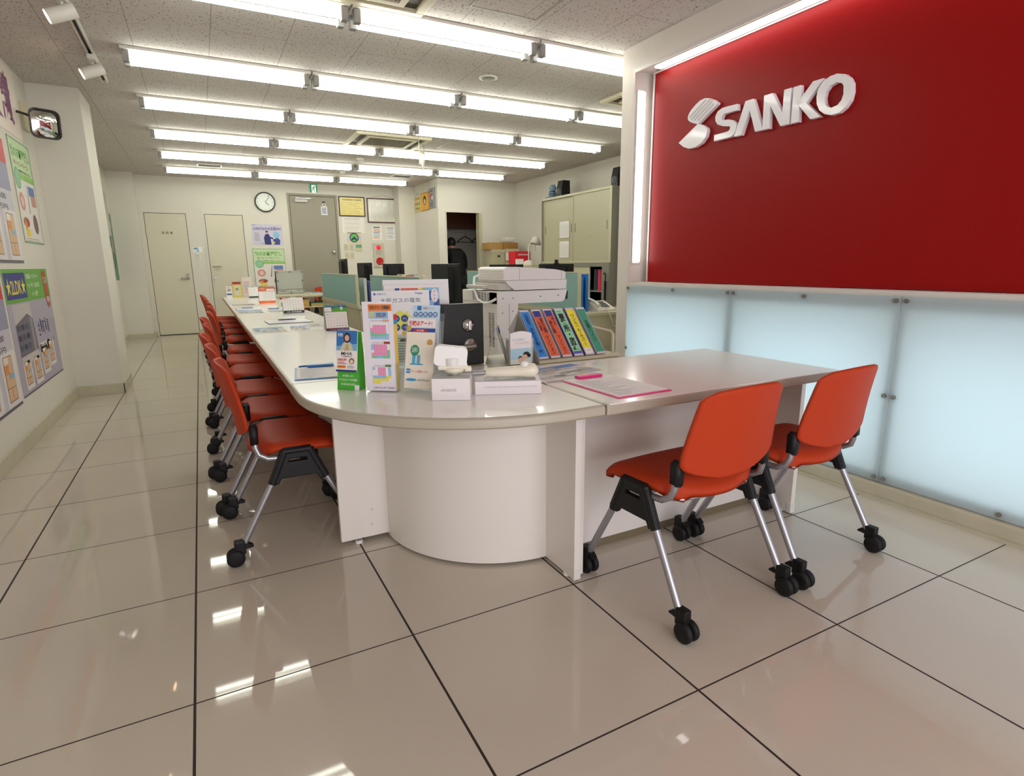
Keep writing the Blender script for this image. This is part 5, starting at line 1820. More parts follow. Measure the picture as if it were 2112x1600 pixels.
# far leaflet holders
t = thing('leaflet_stand', 'narrow white stand with a blue-grey printed square at the far counter end', 'leaflet stand', (0.435, 7.55, Z0))
m = MB().box(0, 0.07, 0, 0.03, 0, 0.17, PAPER)
m.M = fpage(0, -0.0006, 0)
m.rect(0.015, 0.10, 0.04, 0.035, P((150, 156, 170)), 1, t=0.001)
m.rect(0.005, 0.05, 0.06, 0.02, BLUE, 1, t=0.001)
m.lines(0.015, 0.145, 0.04, 0.015, 2, GRY, 1, t=0.001)
m.build('card', t)
t = thing('leaflet_stand', 'yellow leaflet stand with a red top at the far counter end', 'leaflet stand', (0.53, 7.80, Z0))
m = MB().box(0, 0.11, 0, 0.06, 0, 0.22, P((216, 200, 110)))
m.M = fpage(0, -0.001, 0)
m.rect(0, 0.19, 0.11, 0.035, P((170, 50, 60)), 1, t=0.001)
m.rect(0.03, 0.03, 0.05, 0.14, P((206, 206, 190)), 1, t=0.001)
m.disc(0.055, 0.12, 0.02, P((130, 140, 130)), 2, t=0.001)
m.build('leaflet', t)
t = thing('leaflet_stand', 'pale pink-printed clear leaflet stand, tallest at the far counter end', 'leaflet stand', (0.66, 7.93, Z0))
m = MB().box(0, 0.14, 0, 0.05, 0, 0.29, P((214, 206, 200)))
m.M = fpage(0, -0.001, 0)
m.rect(0.015, 0.03, 0.11, 0.24, P((226, 212, 208)), 1, t=0.001)
m.lines(0.025, 0.05, 0.09, 0.18, 8, P((206, 150, 150)), 2, t=0.001)
m.rect(0.04, 0.15, 0.03, 0.03, LB, 3, t=0.001)
m.build('leaflet', t)
o = MB().box(0, 0.20, 0, 0.13, 0, 0.012, P((40, 44, 42), 0.3), 0.003).box(0.01, 0.19, 0.02, 0.12, 0.012, 0.0135, P((120, 150, 136))).build('money_tray', None, (0.85, 4.62, Z0), 0.05)
tag(o, 'small black tray with green lining behind the black calendar', 'tray')

# ================================================================ OFFICE BEHIND THE COUNTER
# far return table with folders and silver case
t = thing('return_table', 'beige return table at the far counter end with folders on its shelf', 'table', (0, 0, 0))
MB().box(1.08, 1.95, 7.95, 9.05, 0.665, 0.695, BEIGE, 0.004).build('table_top', t)
MB().box(1.08, 1.93, 7.97, 9.0, 0.50, 0.515, BEIGE).build('shelf', t)
MB().box(1.08, 1.10, 7.97, 9.0, 0, 0.665, BEIGE).build('side_panel', t)
MB().box(1.91, 1.93, 7.97, 9.0, 0, 0.665, BEIGE).build('side_panel', t)
for k in range(4):
    o = MB().box(0, 0.32, 0, 0.30, 0, 0.026, P((206, 168, 96), 0.7), 0.004).build('folder', None, (1.28 + 0.004 * (k % 2), 7.99, 0.5155 + 0.028 * k))
    tag(o, ('lowest', 'second from bottom', 'third from bottom', 'topmost')[k] + ' tan folder in the stack under the return table', 'folder', 'tan folders under the return table')
o = MB().box(0, 0.25, 0, 0.28, 0, 0.03, P((200, 162, 96), 0.7)).box(0, 0.26, 0, 0.28, 0.03, 0.05, P((130, 158, 130), 0.6)).build('folder', None, (1.63, 7.99, 0.5155), 0.06)
tag(o, 'folder pile topped with green paper right of the tan stack', 'folder')
t = thing('aluminium_case', 'silver aluminium case standing upright at the far end of the counter', 'case', (1.21, 8.55, 0.6955))
CASEM = P((178, 182, 172), 0.4)
MB().box(0, 0.42, 0, 0.14, 0, 0.37, CASEM, 0.006).build('shell', t)
m = MB()
for a in ((0, 0.42, 0, 0.02), (0, 0.42, 0.35, 0.37), (0, 0.02, 0.02, 0.35), (0.40, 0.42, 0.02, 0.35), (0.0, 0.42, 0.075, 0.088)):
    m.box(a[0], a[1], -0.006, 0.146, a[2], a[3], STEEL, 0.002)
m.build('edge_profile', t)
for x in (0.09, 0.33):
    MB().box(x - 0.025, x + 0.025, -0.012, -0.006, 0.05, 0.085, STEEL, 0.003).build('latch', t)
m = MB()
for x, z in ((0.02, 0.35), (0.40, 0.35), (0.02, 0.21), (0.40, 0.21), (0.21, 0.35), (0.21, 0.02)):
    m.box(x - 0.012, x + 0.012, -0.011, -0.006, z - 0.012, z + 0.012, P((110, 110, 106), 0.4))
m.build('corner_cap', t)
o = MB().box(0, 0.30, 0, 0.21, 0, 0.012, PAPER).box(0.02, 0.25, 0.01, 0.17, 0.012, 0.016, P((70, 110, 160))).build('paper_stack', None, (1.66, 8.20, 0.6965), -0.1)
tag(o, 'papers with a blue sheet on the return table', 'papers')


def desk(name, label, x0, x1, y0, y1, z=0.71, drawers=None):
    t = thing(name, label, 'desk', (0, 0, 0), 0, 'beige steel office desks')
    MB().box(x0, x1, y0, y1, z - 0.03, z, BEIGE, 0.004).build('desk_top', t)
    MB().box(x0 + 0.02, x1 - 0.02, y0 + 0.01, y0 + 0.03, 0.02, z - 0.03, BEIGE).build('end_panel', t)
    MB().box(x0 + 0.02, x1 - 0.02, y1 - 0.03, y1 - 0.01, 0.02, z - 0.03, BEIGE).build('end_panel', t)
    MB().box(x0 + 0.01, x0 + 0.025, y0 + 0.03, y1 - 0.03, 0.10, z - 0.03, BEIGE).build('back_panel', t)
    return t


def screen(label, x, y0, y1, z0=0.70, z1=1.04, splits=()):
    t = thing('desk_screen', label, 'desk divider', (x, y0, z0), 0, 'teal desk divider screens')
    L = y1 - y0
    ys = [0] + list(splits) + [L]
    for a, b in zip(ys, ys[1:]):
        MB().box(-0.012, 0.012, a + 0.012, b - 0.004, 0.02, z1 - z0 - 0.008, TEAL, 0.002).build('fabric_panel', t)
    m = MB().box(-0.015, 0.015, 0, 0.018, 0, z1 - z0, BEIGE, 0.002).box(-0.015, 0.015, L - 0.008, L, 0, z1 - z0, BEIGE).box(-0.015, 0.015, 0.018, L - 0.008, z1 - z0 - 0.008, z1 - z0, BEIGE).box(-0.015, 0.015, 0.018, L - 0.008, 0, 0.02, BEIGE)
    m.build('frame', t)


desk('office_desk', 'beige desk behind the far teal divider, beyond the counter', 1.56, 2.26, 4.55, 6.65)
screen('teal fabric divider on the far desk edge, in front of two monitors', 1.575, 4.60, 6.55, 0.712, 1.042)
desk('office_desk', 'beige desk behind the middle teal divider and poster stand', 1.60, 2.30, 2.70, 4.40)
screen('teal fabric divider behind the tall poster stand', 1.625, 2.72, 4.20, 0.712, 1.042, (0.55,))
desk('office_desk', 'beige desk with the telephone behind the copier', 3.03, 3.73, 2.55, 5.2)
screen('teal fabric divider behind the white copier', 3.05, 2.66, 5.06, 0.712, 1.06)
# more of it: drawer unit under the telephone desk
t = thing('drawer_unit', 'beige drawer unit under the telephone desk beside the sign pillar', 'drawer unit', (3.06, 2.585, 0.02))
MB().box(0.0, 0.30, 0.01, 0.55, 0.0, 0.655, P((176, 170, 130), 0.45), 0.003).build('body', t)


def monitor(label, x, y, deg, w=0.46, h=0.29, z=0.71, up=0.11, slot=False):
    t = thing('computer_monitor', label, 'monitor', (x, y, z), math.radians(deg), 'computer monitors on the office desks')
    MB().box(-0.11, 0.11, -0.08, 0.09, 0, 0.012, BLACK, 0.004).build('base', t)
    MB().box(-0.035, 0.035, -0.03, -0.005, 0.012, up + 0.12, BLACK, 0.004).build('stand', t)
    m = MB().box(-w / 2, w / 2, 0.0, 0.028, up, up + h, BLACK, 0.005)
    m.prism([(-w * 0.32, 0), (w * 0.32, 0), (w * 0.26, -0.035), (-w * 0.26, -0.035)], up + 0.04, up + h - 0.03, BLACK)
    m.build('housing', t)
    MB().box(-w / 2 + 0.015, w / 2 - 0.015, 0.0285, 0.030, up + 0.02, up + h - 0.015, P((30, 34, 44), 0.15)).build('screen', t)
    return t


monitor('black monitor seen nearly edge-on, leftmost of the office monitors', 1.80, 6.30, -93, w=0.44, z=0.7105, up=0.20, h=0.31)
monitor('black monitor turned away behind the far teal divider, tall and slanted', 1.86, 5.45, -84, w=0.44, z=0.7105, up=0.12, h=0.335)
monitor('black monitor showing just its top above the middle divider', 2.08, 4.95, -12, w=0.24, z=0.7105, up=0.19, h=0.25)
monitor('large black monitor between the poster stand and the copier', 2.06, 3.35, -84, w=0.52, z=0.7105, up=0.08, h=0.35)
monitor('black monitor with a webcam above the copier, right side', 3.50, 3.75, -18, w=0.38, z=0.7105, up=0.14, h=0.28)
t = thing('web_camera', 'small black webcam clipped on the right monitor above the copier', 'webcam', (3.50, 3.755, 1.1308), math.radians(-20))
MB().box(-0.025, 0.025, -0.02, 0.025, 0, 0.012, BLACK, 0.003).box(-0.018, 0.018, -0.015, 0.02, 0.012, 0.045, BLACK, 0.005).build('body', t)
monitor('low black monitor far behind the copier top', 3.42, 4.75, -15, w=0.42, z=0.7105, up=0.12, h=0.30)

# binders and papers on the desks
for k, (x, y, c, hh_, nm) in enumerate(((1.66, 4.66, (196, 200, 196), 0.29, 'grey folder standing right behind the far divider'), (1.72, 4.70, (60, 70, 150), 0.26, 'blue folder leaning beside the slanted monitor'),
                                       (3.14, 2.70, (30, 110, 190), 0.33, 'bright blue plastic folder standing at the near end of the right divider'),
                                       (3.10, 2.72, (50, 130, 200), 0.30, 'second blue folder just behind the bright one'))):
    o = MB().box(0, 0.03, 0, 0.23, 0, hh_, P(c, 0.35), 0.003).build('folder', None, (x, y, 0.7105))
    tag(o, nm, 'folder', 'standing folders on the desks')
t = thing('document_tray', 'grey stacked paper tray with teal and white sheets above the copier', 'paper tray', (3.34, 4.20, 0.7105))
for k in range(5):
    MB().box(0, 0.33, 0, 0.26, 0.02 + k * 0.075, 0.026 + k * 0.075, P((150, 156, 158), 0.3)).build('shelf', t)
m = MB()
for x, y in ((0, 0), (0.32, 0), (0, 0.25), (0.32, 0.25)):
    m.box(x, x + 0.01, y, y + 0.01, 0, 0.33, P((120, 126, 128), 0.3))
m.build('frame', t)
MB().box(0.0, 0.28, 0.0, 0.22, 0.332, 0.350, PAPER).box(-0.05, 0.20, 0.02, 0.2, 0.350, 0.356, P((40, 160, 160))).box(0.02, 0.32, 0.01, 0.2, 0.357, 0.375, P((170, 166, 172))).build('sheets', t)
o = MB().box(0, 0.24, 0, 0.17, 0, 0.06, P((198, 206, 200), 0.4), 0.008).build('plastic_basket', None, (3.08, 4.468, 1.02 - 0.3095))
tag(o, 'pale plastic basket on the telephone desk beyond the divider', 'basket')
# books row seen above the middle divider
for k, c in enumerate(((200, 196, 186), (60, 90, 80), (214, 206, 170), (90, 96, 130), (206, 60, 60), (180, 190, 190), (120, 120, 118), (222, 214, 190))):
    o = MB().box(0, 0.035, 0, 0.20, 0, 0.30 + 0.012 * (k % 3), P(c, 0.5), 0.002).build('office_file', None, (2.30 - 0.045 * 7 + 0.045 * k, 4.62, 0.7105))
    tag(o, 'standing office file above the middle divider, ' + ('grey-white', 'dark green', 'cream', 'slate blue', 'red', 'pale blue-grey', 'mid grey', 'ivory at the right end')[k], 'file', 'files beyond the middle divider')
o = MB().box(0, 0.30, 0, 0.22, 0, 0.03, P((190, 190, 186))).box(0.0, 0.2, -0.002, 0.2, 0.0, 0.012, P((200, 50, 50))).build('magazine_pile', None, (2.12, 3.85, 0.7105 + 0.0))
tag(o, 'low pile of magazines with a red spine on the middle desk', 'magazines')

# telephone on the right desk
t = thing('desk_telephone', 'ivory desk telephone with a curly cord beside the sign pillar', 'telephone', (3.24, 2.62, 0.7105), 0)
m = MB(frame((0, 0, 0), (0, 1, 0), (0, 0, 1)))
m.prism([(0, 0), (0.21, 0), (0.21, 0.075), (0.18, 0.085), (0.02, 0.022), (0, 0.015)], -0.02, 0.18, OFFW)
m.build('base', t)
MB().tube([(0.0, 0.02, 0.05), (0.0, 0.06, 0.075), (0.0, 0.12, 0.092), (0.0, 0.17, 0.10), (0.0, 0.20, 0.095)], [0.02, 0.016, 0.015, 0.016, 0.021], OFFW, n=12).build('handset', t)
m = MB()
for i in range(4):
    for j in range(3):
        m.box(0.06 + j * 0.03, 0.08 + j * 0.03, 0.04 + i * 0.03, 0.06 + i * 0.03, 0.035 + i * 0.0115, 0.046 + i * 0.0115, P((120, 120, 118)), 0.002)
m.build('keypad', t)
cp = [(0.0, -0.002, 0.04), (0.01, -0.088, 0.035)] + [(0.03 + 0.012 * k, -0.105 - 0.01 * math.sin(k), -0.02 - 0.11 * math.sin(PI * k / 10)) for k in range(11)] + [(0.165, -0.095, 0.03), (0.18, -0.03, 0.03)]
MB().tube([(a, b, c) for a, b, c in cp], 0.005, OFFW, n=6).build('cord', t)
o = MB().tube([(0, 0, 0), (0.15, 0.0, 0.0)], [0.016, 0.018], OFFW, n=12).build('telephone_handset', None, (3.43, 2.64, 0.729), 0.5)
tag(o, 'ivory receiver lying in front of the telephone', 'receiver')

# copier
t = thing('photocopier', 'large white photocopier behind the counter with a looped white cable', 'photocopier', (1.91, 2.0, 0))
MB().box(0, 0.60, 0.0, 0.62, 0.03, 0.62, COPW, 0.006).build('lower_body', t)
MB().box(0, 0.165, 0.0, 0.60, 0.62, 0.945, COPW, 0.006).build('side_column', t)
m = MB(frame((0, 0, 0), (1, 0, 0), (0, 0, 1)))
m.prism([(0.0, 0.862), (0.52, 0.862), (0.545, 0.875), (0.565, 0.948), (0.0, 0.948)], -0.12, 0.008, COPW)
m.build('bridge_cover', t)
MB().box(0.55, 0.60, 0.03, 0.12, 0.875, 0.94, P((50, 50, 54), 0.3), 0.008).build('control_panel', t)
m = MB()
m.prism([(0.13, 0.955), (0.555, 0.955), (0.56, 1.02), (0.06, 1.02), (0.09, 0.985)], -0.44, 0.01, COPW, frame((0, 0, 0), (1, 0, 0), (0, 0, 1)))
m.build('scanner_unit', t)
MB().box(0.03, 0.12, 0.02, 0.42, 0.955, 1.0, COPG, 0.004).build('scanner_underside', t, label='grey dusty underside')
m = MB()
pr = [(0.055, 1.022), (0.555, 1.022), (0.555, 1.070), (0.54, 1.080), (0.47, 1.092), (0.36, 1.100), (0.25, 1.106), (0.15, 1.112), (0.08, 1.112), (0.06, 1.104), (0.055, 1.095)]
m.prism(pr, -0.42, -0.0, COPW, frame((0, 0, 0), (1, 0, 0), (0, 0, 1)), smooth=False)
m.box(0.175, 0.177, -0.0012, 0.002, 1.024, 1.106, P((170, 162, 160)))
m.box(0.520, 0.522, -0.0012, 0.002, 1.024, 1.080, P((170, 162, 160)))
for i in range(5):
    m.box(0.0543, 0.06, 0.02, 0.38, 1.034 + i * 0.012, 1.036 + i * 0.012, P((180, 174, 166)))
m.build('document_feeder', t)
MB().box(-0.02, 0.06, 0.20, 0.48, 0.962, 0.985, COPG, 0.005).build('paper_tray', t)
m = MB()
for i in range(8):
    for j in range(6):
        m.box(-0.001, 0.004, 0.12 + j * 0.05, 0.155 + j * 0.05, 0.875 + i * 0.008, 0.879 + i * 0.008, P((60, 58, 56)))
for i in range(22):
    for j in range(2):
        m.box(-0.001, 0.004, 0.05 + j * 0.05, 0.085 + j * 0.05, 0.56 + i * 0.011, 0.565 + i * 0.011, P((60, 58, 56)))
m.box(-0.001, 0.002, 0.0, 0.60, 0.862, 0.864, P((120, 114, 110)))
m.build('side_vents', t)
m = MB()
for x, z in ((0.12, 0.90), (0.34, 0.905), (0.49, 0.91), (0.04, 0.90), (0.04, 0.80), (0.12, 0.81)):
    m.cyl((x, -0.010 if z > 0.86 else -0.002, z), (x, 0.0, z), 0.006, STEEL, n=10)
m.box(0.092, 0.094, -0.0015, 0.002, 0.62, 0.862, P((130, 124, 122)))
m.build('screws', t)
MB().tube([(0.05, 0.40, 1.05), (0.015, 0.40, 1.04), (0.0, 0.38, 1.0), (-0.015, 0.33, 0.94), (-0.02, 0.27, 0.885), (-0.02, 0.18, 0.862), (-0.02, 0.09, 0.868), (-0.012, 0.02, 0.89), (0.0, 0.012, 0.90)], 0.009, WHITE, n=10).build('cable', t, label='looped white cable')

# dark chair behind the counter, office seats
t = thing('office_chair', 'black office chair with armrest beneath the copier arm', 'chair', (2.66, 3.35, 0))
m = MB()
for k in range(5):
    a = k * 2 * PI / 5
    m.tube([(0, 0, 0.10), (0.24 * math.cos(a), 0.24 * math.sin(a), 0.075)], [0.022, 0.014], BLACK, n=8)
    m.cyl((0.24 * math.cos(a), 0.24 * math.sin(a) - 0.02, 0.03), (0.24 * math.cos(a), 0.24 * math.sin(a) + 0.02, 0.03), 0.03, RUBBER)
m.build('star_base', t)
MB().cyl((0, 0, 0.1), (0, 0, 0.42), 0.025, STEEL).build('gas_column', t)
MB().box(-0.24, 0.24, -0.23, 0.23, 0.42, 0.49, DARKC, 0.03).build('seat', t)
MB().box(-0.21, 0.21, 0.20, 0.26, 0.52, 0.83, DARKC, 0.028).build('backrest', t)
MB().tube([(-0.25, 0.1, 0.45), (-0.27, 0.1, 0.64), (-0.27, -0.14, 0.65)], 0.015, BLACK).build('armrest', t)
t = thing('office_chair', 'black-backed office chair just right of the blue folders', 'chair', (4.06, 3.05, 0), math.radians(-110))
MB().cyl((0, 0, 0.03), (0, 0, 0.42), 0.03, BLACK).cyl((0, 0, 0), (0, 0, 0.04), 0.24, BLACK, r1=0.05).build('base', t)
MB().box(-0.22, 0.22, -0.2, 0.2, 0.42, 0.48, DARKC, 0.03).build('seat', t)
m = MB()
m.shell(lambda u, v: ((2 * u - 1) * (0.20 - 0.04 * v * v), 0.22 + 0.03 * (2 * u - 1) ** 2 * -1, 0.56 + 0.32 * v), 10, 10, 0.03, DARKC, lambda u, v: (0, 1, 0))
m.build('backrest', t)

# lockers on the right wall (face -x)
t = thing('sliding_door_cabinet', 'tall beige cabinet with two sliding doors, on the lower cabinet', 'cabinet', (5.02, 4.80, 1.145))
W_, H_ = 1.80, 0.985
MB().box(0, 0.43, 0, 0.02, 0, H_, GREYM).box(0, 0.43, W_ - 0.02, W_, 0, H_, GREYM).box(0, 0.43, 0.02, W_ - 0.02, 0, 0.025, BEIGE).box(0, 0.43, 0.02, W_ - 0.02, H_ - 0.03, H_, BEIGE).box(0.41, 0.43, 0.02, W_ - 0.02, 0.025, H_ - 0.03, BEIGE).box(-0.002, 0.0, 0, 0.05, 0, H_, BEIGE).build('carcass', t)
for a, b, x in ((0.05, 0.93, 0.012), (0.93, W_ - 0.02, 0.030)):
    d = MB().box(x, x + 0.014, a, b, 0.026, H_ - 0.031, BEIGE2, 0.001).box(x - 0.006, x, a, a + 0.012, 0.026, H_ - 0.031, BEIGE2).box(x - 0.006, x, b - 0.012, b, 0.026, H_ - 0.031, BEIGE2).build('sliding_door', t)
    for yy in ((a + 0.06), (b - 0.06)):
        MB().box(x - 0.0025, x, yy - 0.012, yy + 0.012, 0.44, 0.56, P((140, 132, 100), 0.4)).build('finger_pull', d)
    m = MB().cyl((x - 0.002, (a + b) / 2, 0.36), (x, (a + b) / 2, 0.36), 0.012, STEEL)
    m.build('lock', d)
for k, z in enumerate((0.37, 0.08)):
    m = MB(frame((0, 0, 0), (0, -1, 0), (0, 0, 1))).box(0, 0.26, 0, 0.24, 0, 0.001, PAPER)
    m.M = frame((-0.0011, 0, 0), (0, -1, 0), (0, 0, 1))
    for i in range(9):
        m.rect(0.02 + i * 0.026, 0.02, 0.010, 0.20 - 0.02 * (i % 3), P((196, 196, 192)), 1)
    tag(m.build('notice', None, (5.042, 6.10, 1.145 + z)), ('upper' if k == 0 else 'lower') + ' white sheet taped on the left sliding door', 'notice', 'sheets taped to the sliding cabinet')
t = thing('low_filing_cabinet', 'lower beige and grey cabinet with open shelves of red binders', 'cabinet', (5.0, 4.80, 0))
MB().box(0, 0.46, 0, 0.02, 0, 1.144, GREYM).box(0, 0.46, 1.78, 1.80, 0, 1.144, GREYM).box(0, 0.46, 0.02, 1.78, 1.09, 1.144, GREYM).box(0, 0.46, 0.02, 1.78, 0, 0.05, GREYM).box(0.44, 0.46, 0.02, 1.78, 0.05, 1.09, P((60, 58, 52))).box(0, 0.02, 0.02, 0.16, 0.05, 1.09, GREYM).build('carcass', t)
MB().box(0.03, 0.44, 0.02, 1.78, 0.74, 0.76, GREYM).build('shelf', t)
MB().box(0.03, 0.44, 0.02, 1.78, 0.42, 0.44, GREYM).build('shelf', t)
d = MB().box(0.012, 0.026, 0.46, 0.86, 0.05, 1.088, BEIGE).build('glass_door', t)
MB().box(0.009, 0.012, 0.56, 0.76, 0.30, 0.95, P((136, 130, 110), 0.15)).build('window_pane', d)
MB().box(0.012, 0.026, 0.88, 1.76, 0.05, 1.088, BEIGE).build('sliding_door', t)
for k in range(5):
    o = MB().box(0, 0.27, 0, 0.042, 0, 0.29, P(((206, 30, 70), (196, 36, 66), (214, 60, 90), (40, 44, 80), (70, 74, 78))[k], 0.4), 0.003).build('ring_binder', None, (5.07, 5.00 + 0.048 * k, 0.7605))
    tag(o, ('first red binder from the right', 'second red binder from the right', 'third, lighter red binder', 'navy binder', 'grey binder')[k] + ' in the open cabinet shelf', 'binder', 'binders in the open cabinet')
for k in range(3):
    o = MB().box(0, 0.28, 0, 0.21, 0, 0.03, P(((196, 170, 120), (80, 84, 90), (150, 150, 148))[k], 0.6)).build('paper_stack', None, (5.07, 4.98, 0.4405 + 0.031 * (2 - k)))
    tag(o, ('tan', 'dark', 'grey')[k] + ' papers stacked on the lower cabinet shelf', 'papers')
for lab, y in (('black desktop speaker on the cabinet next to the toy', 6.32), ('black desktop speaker at the right end of the cabinet', 4.96)):
    t = thing('loudspeaker', lab, 'speaker', (5.12, y, 2.1305), 0, 'speakers on the cabinet')
    MB().prism([(0, 0), (0.16, 0), (0.15, 0.245), (0.03, 0.245), (0.0, 0.12)], 0, 0.14, BLACK, frame((0, 0, 0), (1, 0, 0), (0, 0, 1))).build('enclosure', t)
    m = MB(frame((-0.002, -0.07, 0.09), (0, -1, 0), (0, 0, 1)))
    m.lathe([(0.045, -0.01), (0.045, 0.002), (0.035, 0.0), (0.01, -0.008), (0, -0.006)], P((60, 60, 66), 0.4), n=20)
    m.build('driver', t)
t = thing('plush_toy', 'small grey-blue striped plush animal lying on the cabinet top', 'plush toy', (5.18, 6.55, 2.1305))
PL, PD = P((120, 146, 170), 0.95), P((50, 70, 96), 0.95)
m = MB().ball((0, -0.02, 0.075), (0.06, 0.055, 0.075), PL).ball((0, -0.03, 0.165), (0.055, 0.058, 0.05), PL)
m.ball((0, -0.07, 0.20), (0.014, 0.016, 0.024), PL).ball((0, 0.01, 0.20), (0.014, 0.016, 0.024), PL)
for s in (-1, 1):
    m.ball((-0.05, -0.02 + s * 0.045, 0.02), (0.04, 0.02, 0.02), PL)
m.build('body', t)
m = MB().tube([(0.0, 0.05, 0.03), (0.0, 0.10, 0.022), (0.0, 0.15, 0.022), (0.0, 0.19, 0.028)], [0.022, 0.02, 0.02, 0.012], PL, n=10)
for k in range(3):
    m.tube([(0.0, 0.075 + 0.035 * k, 0.0235), (0.0, 0.088 + 0.035 * k, 0.0235)], 0.0225, PD, n=12)
m.build('tail', t)
m = MB()
for z in (0.04, 0.075, 0.11):
    m.lathe([(0.062 if z == 0.075 else 0.055, z - 0.007), (0.062 if z == 0.075 else 0.055, z + 0.007)], PD, n=20, M=Matrix.Translation((0, -0.02, 0)))
m.build('stripes', t)

# things against the closet wall
t = thing('low_cabinet', 'beige cabinet against the closet wall carrying storage boxes', 'cabinet', (4.72, 7.80, 0))
MB().box(0, 0.70, 0, 0.46, 0, 1.125, BEIGE, 0.004).build('body', t)
for i in range(3):
    MB().box(0.02, 0.68, -0.012, 0, 0.04 + 0.36 * i, 0.38 + 0.36 * i, BEIGE2, 0.002).build('drawer', t)
bx = [('storage_box', 'grey card storage box with a label slot, left on the cabinet', 4.75, 7.84, 1.1255, 0.25, 0.34, 0.27, (186, 180, 150)),
      ('storage_box', 'second grey storage box with a dark handle, right of the first', 5.01, 7.82, 1.1255, 0.26, 0.34, 0.28, (190, 184, 156)),
      ('cardboard_box', 'flat brown cardboard box on the left storage box', 4.70, 7.86, 1.3965, 0.27, 0.3, 0.12, (180, 140, 80)),
      ('cardboard_box', 'flat brown cardboard box on the right storage box', 4.98, 7.86, 1.4065, 0.30, 0.3, 0.11, (166, 120, 62)),
      ('paper_bag', 'white crumpled bag on top of the cardboard boxes', 5.04, 7.90, 1.5175, 0.20, 0.2, 0.09, (206, 202, 196))]
for nme, lab, x, y, z, w, dd, h, c in bx:
    t = thing(nme, lab, nme.replace('_', ' '), (x, y, z))
    MB().box(0, w, 0, dd, 0, h, P(c, 0.8, noise=0.04), 0.004 if 'bag' not in nme else 0.03).build('body', t)
    if nme == 'storage_box':
        MB().box(-0.003, w + 0.003, -0.003, dd + 0.003, h - 0.05, h, P((196, 190, 166), 0.7)).box(w * 0.4, w * 0.6, -0.005, 0, h * 0.5, h * 0.62, GAP).build('lid_and_slot', t)
t = thing('low_cabinet', 'pale low cabinet in front of the storage boxes', 'cabinet', (4.62, 6.70, 0))
MB().box(0, 0.80, 0, 0.60, 0, 1.105, P((206, 200, 166), 0.5), 0.004).build('body', t)
t = thing('red_bucket_bag', 'bright red box bag behind the white desk lamp', 'bag', (4.74, 7.02, 1.1055))
MB().box(0, 0.32, 0, 0.20, 0, 0.24, P((214, 28, 44), 0.5), 0.02).build('body', t)
MB().box(0.08, 0.26, -0.006, 0, 0.17, 0.195, P((210, 170, 170))).build('strap', t)
t = thing('desk_lamp', 'cream desk lamp with a domed base and tilted shade', 'desk lamp', (4.92, 6.84, 1.1055))
m = MB().lathe([(0.0, 0), (0.10, 0), (0.10, 0.02), (0.085, 0.06), (0.05, 0.085), (0.0, 0.095)], OFFW, n=24)
m.build('base', t)
MB().cyl((0, 0, 0.09), (0.0, 0.0, 0.31), 0.010, OFFW).build('stem', t)
MB().lathe([(0.045, 0.10), (0.105, -0.01), (0.095, -0.01), (0.04, 0.09), (0, 0.095)], OFFW, n=24, M=Matrix.Translation((0.12, 0.0, 0.36)) @ Matrix.Rotation(0.2, 4, 'Y')).build('lamp_shade', t)
MB().tube([(0, 0, 0.31), (0.05, 0, 0.40), (0.12, 0, 0.42)], 0.008, OFFW).cyl((0.12, 0, 0.24), (0.12, 0, 0.36), 0.012, OFFW).build('arm', t)
o = MB().box(0, 0.14, 0, 0.02, 0, 0.11, WHITE, 0.003).build('calculator', None, (4.60 + 0.03, 6.74, 1.1055))
tag(o, 'small white calculator standing at the left of the pale cabinet', 'calculator')
t = thing('tissue_box', 'tissue box with a white tissue sticking out, right of the lamp', 'tissue box', (5.12, 6.74, 1.1055))
MB().box(0, 0.22, 0, 0.11, 0, 0.07, P((206, 206, 196)), 0.004).build('carton', t)
MB().prism([(0.04, 0.07), (0.16, 0.07), (0.19, 0.19), (0.12, 0.15), (0.07, 0.21)], -0.06, -0.045, WHITE, frame((0, 0, 0), (1, 0, 0), (0, 0, 1))).build('tissue', t)
o = MB().tube([(0, 0, 0), (0.05, 0.0, 0.33)], 0.016, P((180, 30, 40), 0.5)).tube([(0.05, 0, 0), (0.0, 0.02, 0.28)], 0.013, P((220, 214, 206), 0.5)).build('rolled_posters', None, (5.33, 7.0, 1.1215))
tag(o, 'red and white rolled papers standing beside the tall cabinet', 'rolled papers')
t = thing('wall_switch_box', 'small white switch box on the storage box front', 'switch box', (5.0, 7.79, 1.20))
MB().box(0, 0.12, 0, 0.02, 0, 0.14, WHITE, 0.003).build('body', t)

# closet interior
t = thing('clothes_rail', 'pale clothes rail inside the dark closet', 'clothes rail', (4.012, 9.05, 1.72))
MB().cyl((0, 0, 0), (1.275, 0, 0), 0.014, P((150, 148, 146), 0.4)).build('rail', t)
for lab, x, r in (('black coat hanger on the closet rail, left one', 4.76, 0), ('black coat hanger on the closet rail, right one', 5.04, 12)):
    t = thing('coat_hanger', lab, 'hanger', (x, 9.05, 1.72), math.radians(r), 'coat hangers in the closet')
    MB().tube([(0, 0.020, 0.002), (0, 0.014, 0.016), (0, 0.0, 0.0215), (0, -0.015, 0.016), (0, -0.021, 0.0), (0, -0.010, -0.024), (0, 0, -0.05)], 0.0035, BLACK, n=6).build('hook', t)
    MB().tube([(0, 0, -0.05), (0.07, 0, -0.08), (0.18, 0, -0.16)], 0.009, BLACK).tube([(0, 0, -0.05), (-0.07, 0, -0.08), (-0.18, 0, -0.16)], 0.009, BLACK).tube([(-0.175, 0, -0.16), (0.175, 0, -0.16)], 0.006, BLACK).build('shoulder_bar', t)

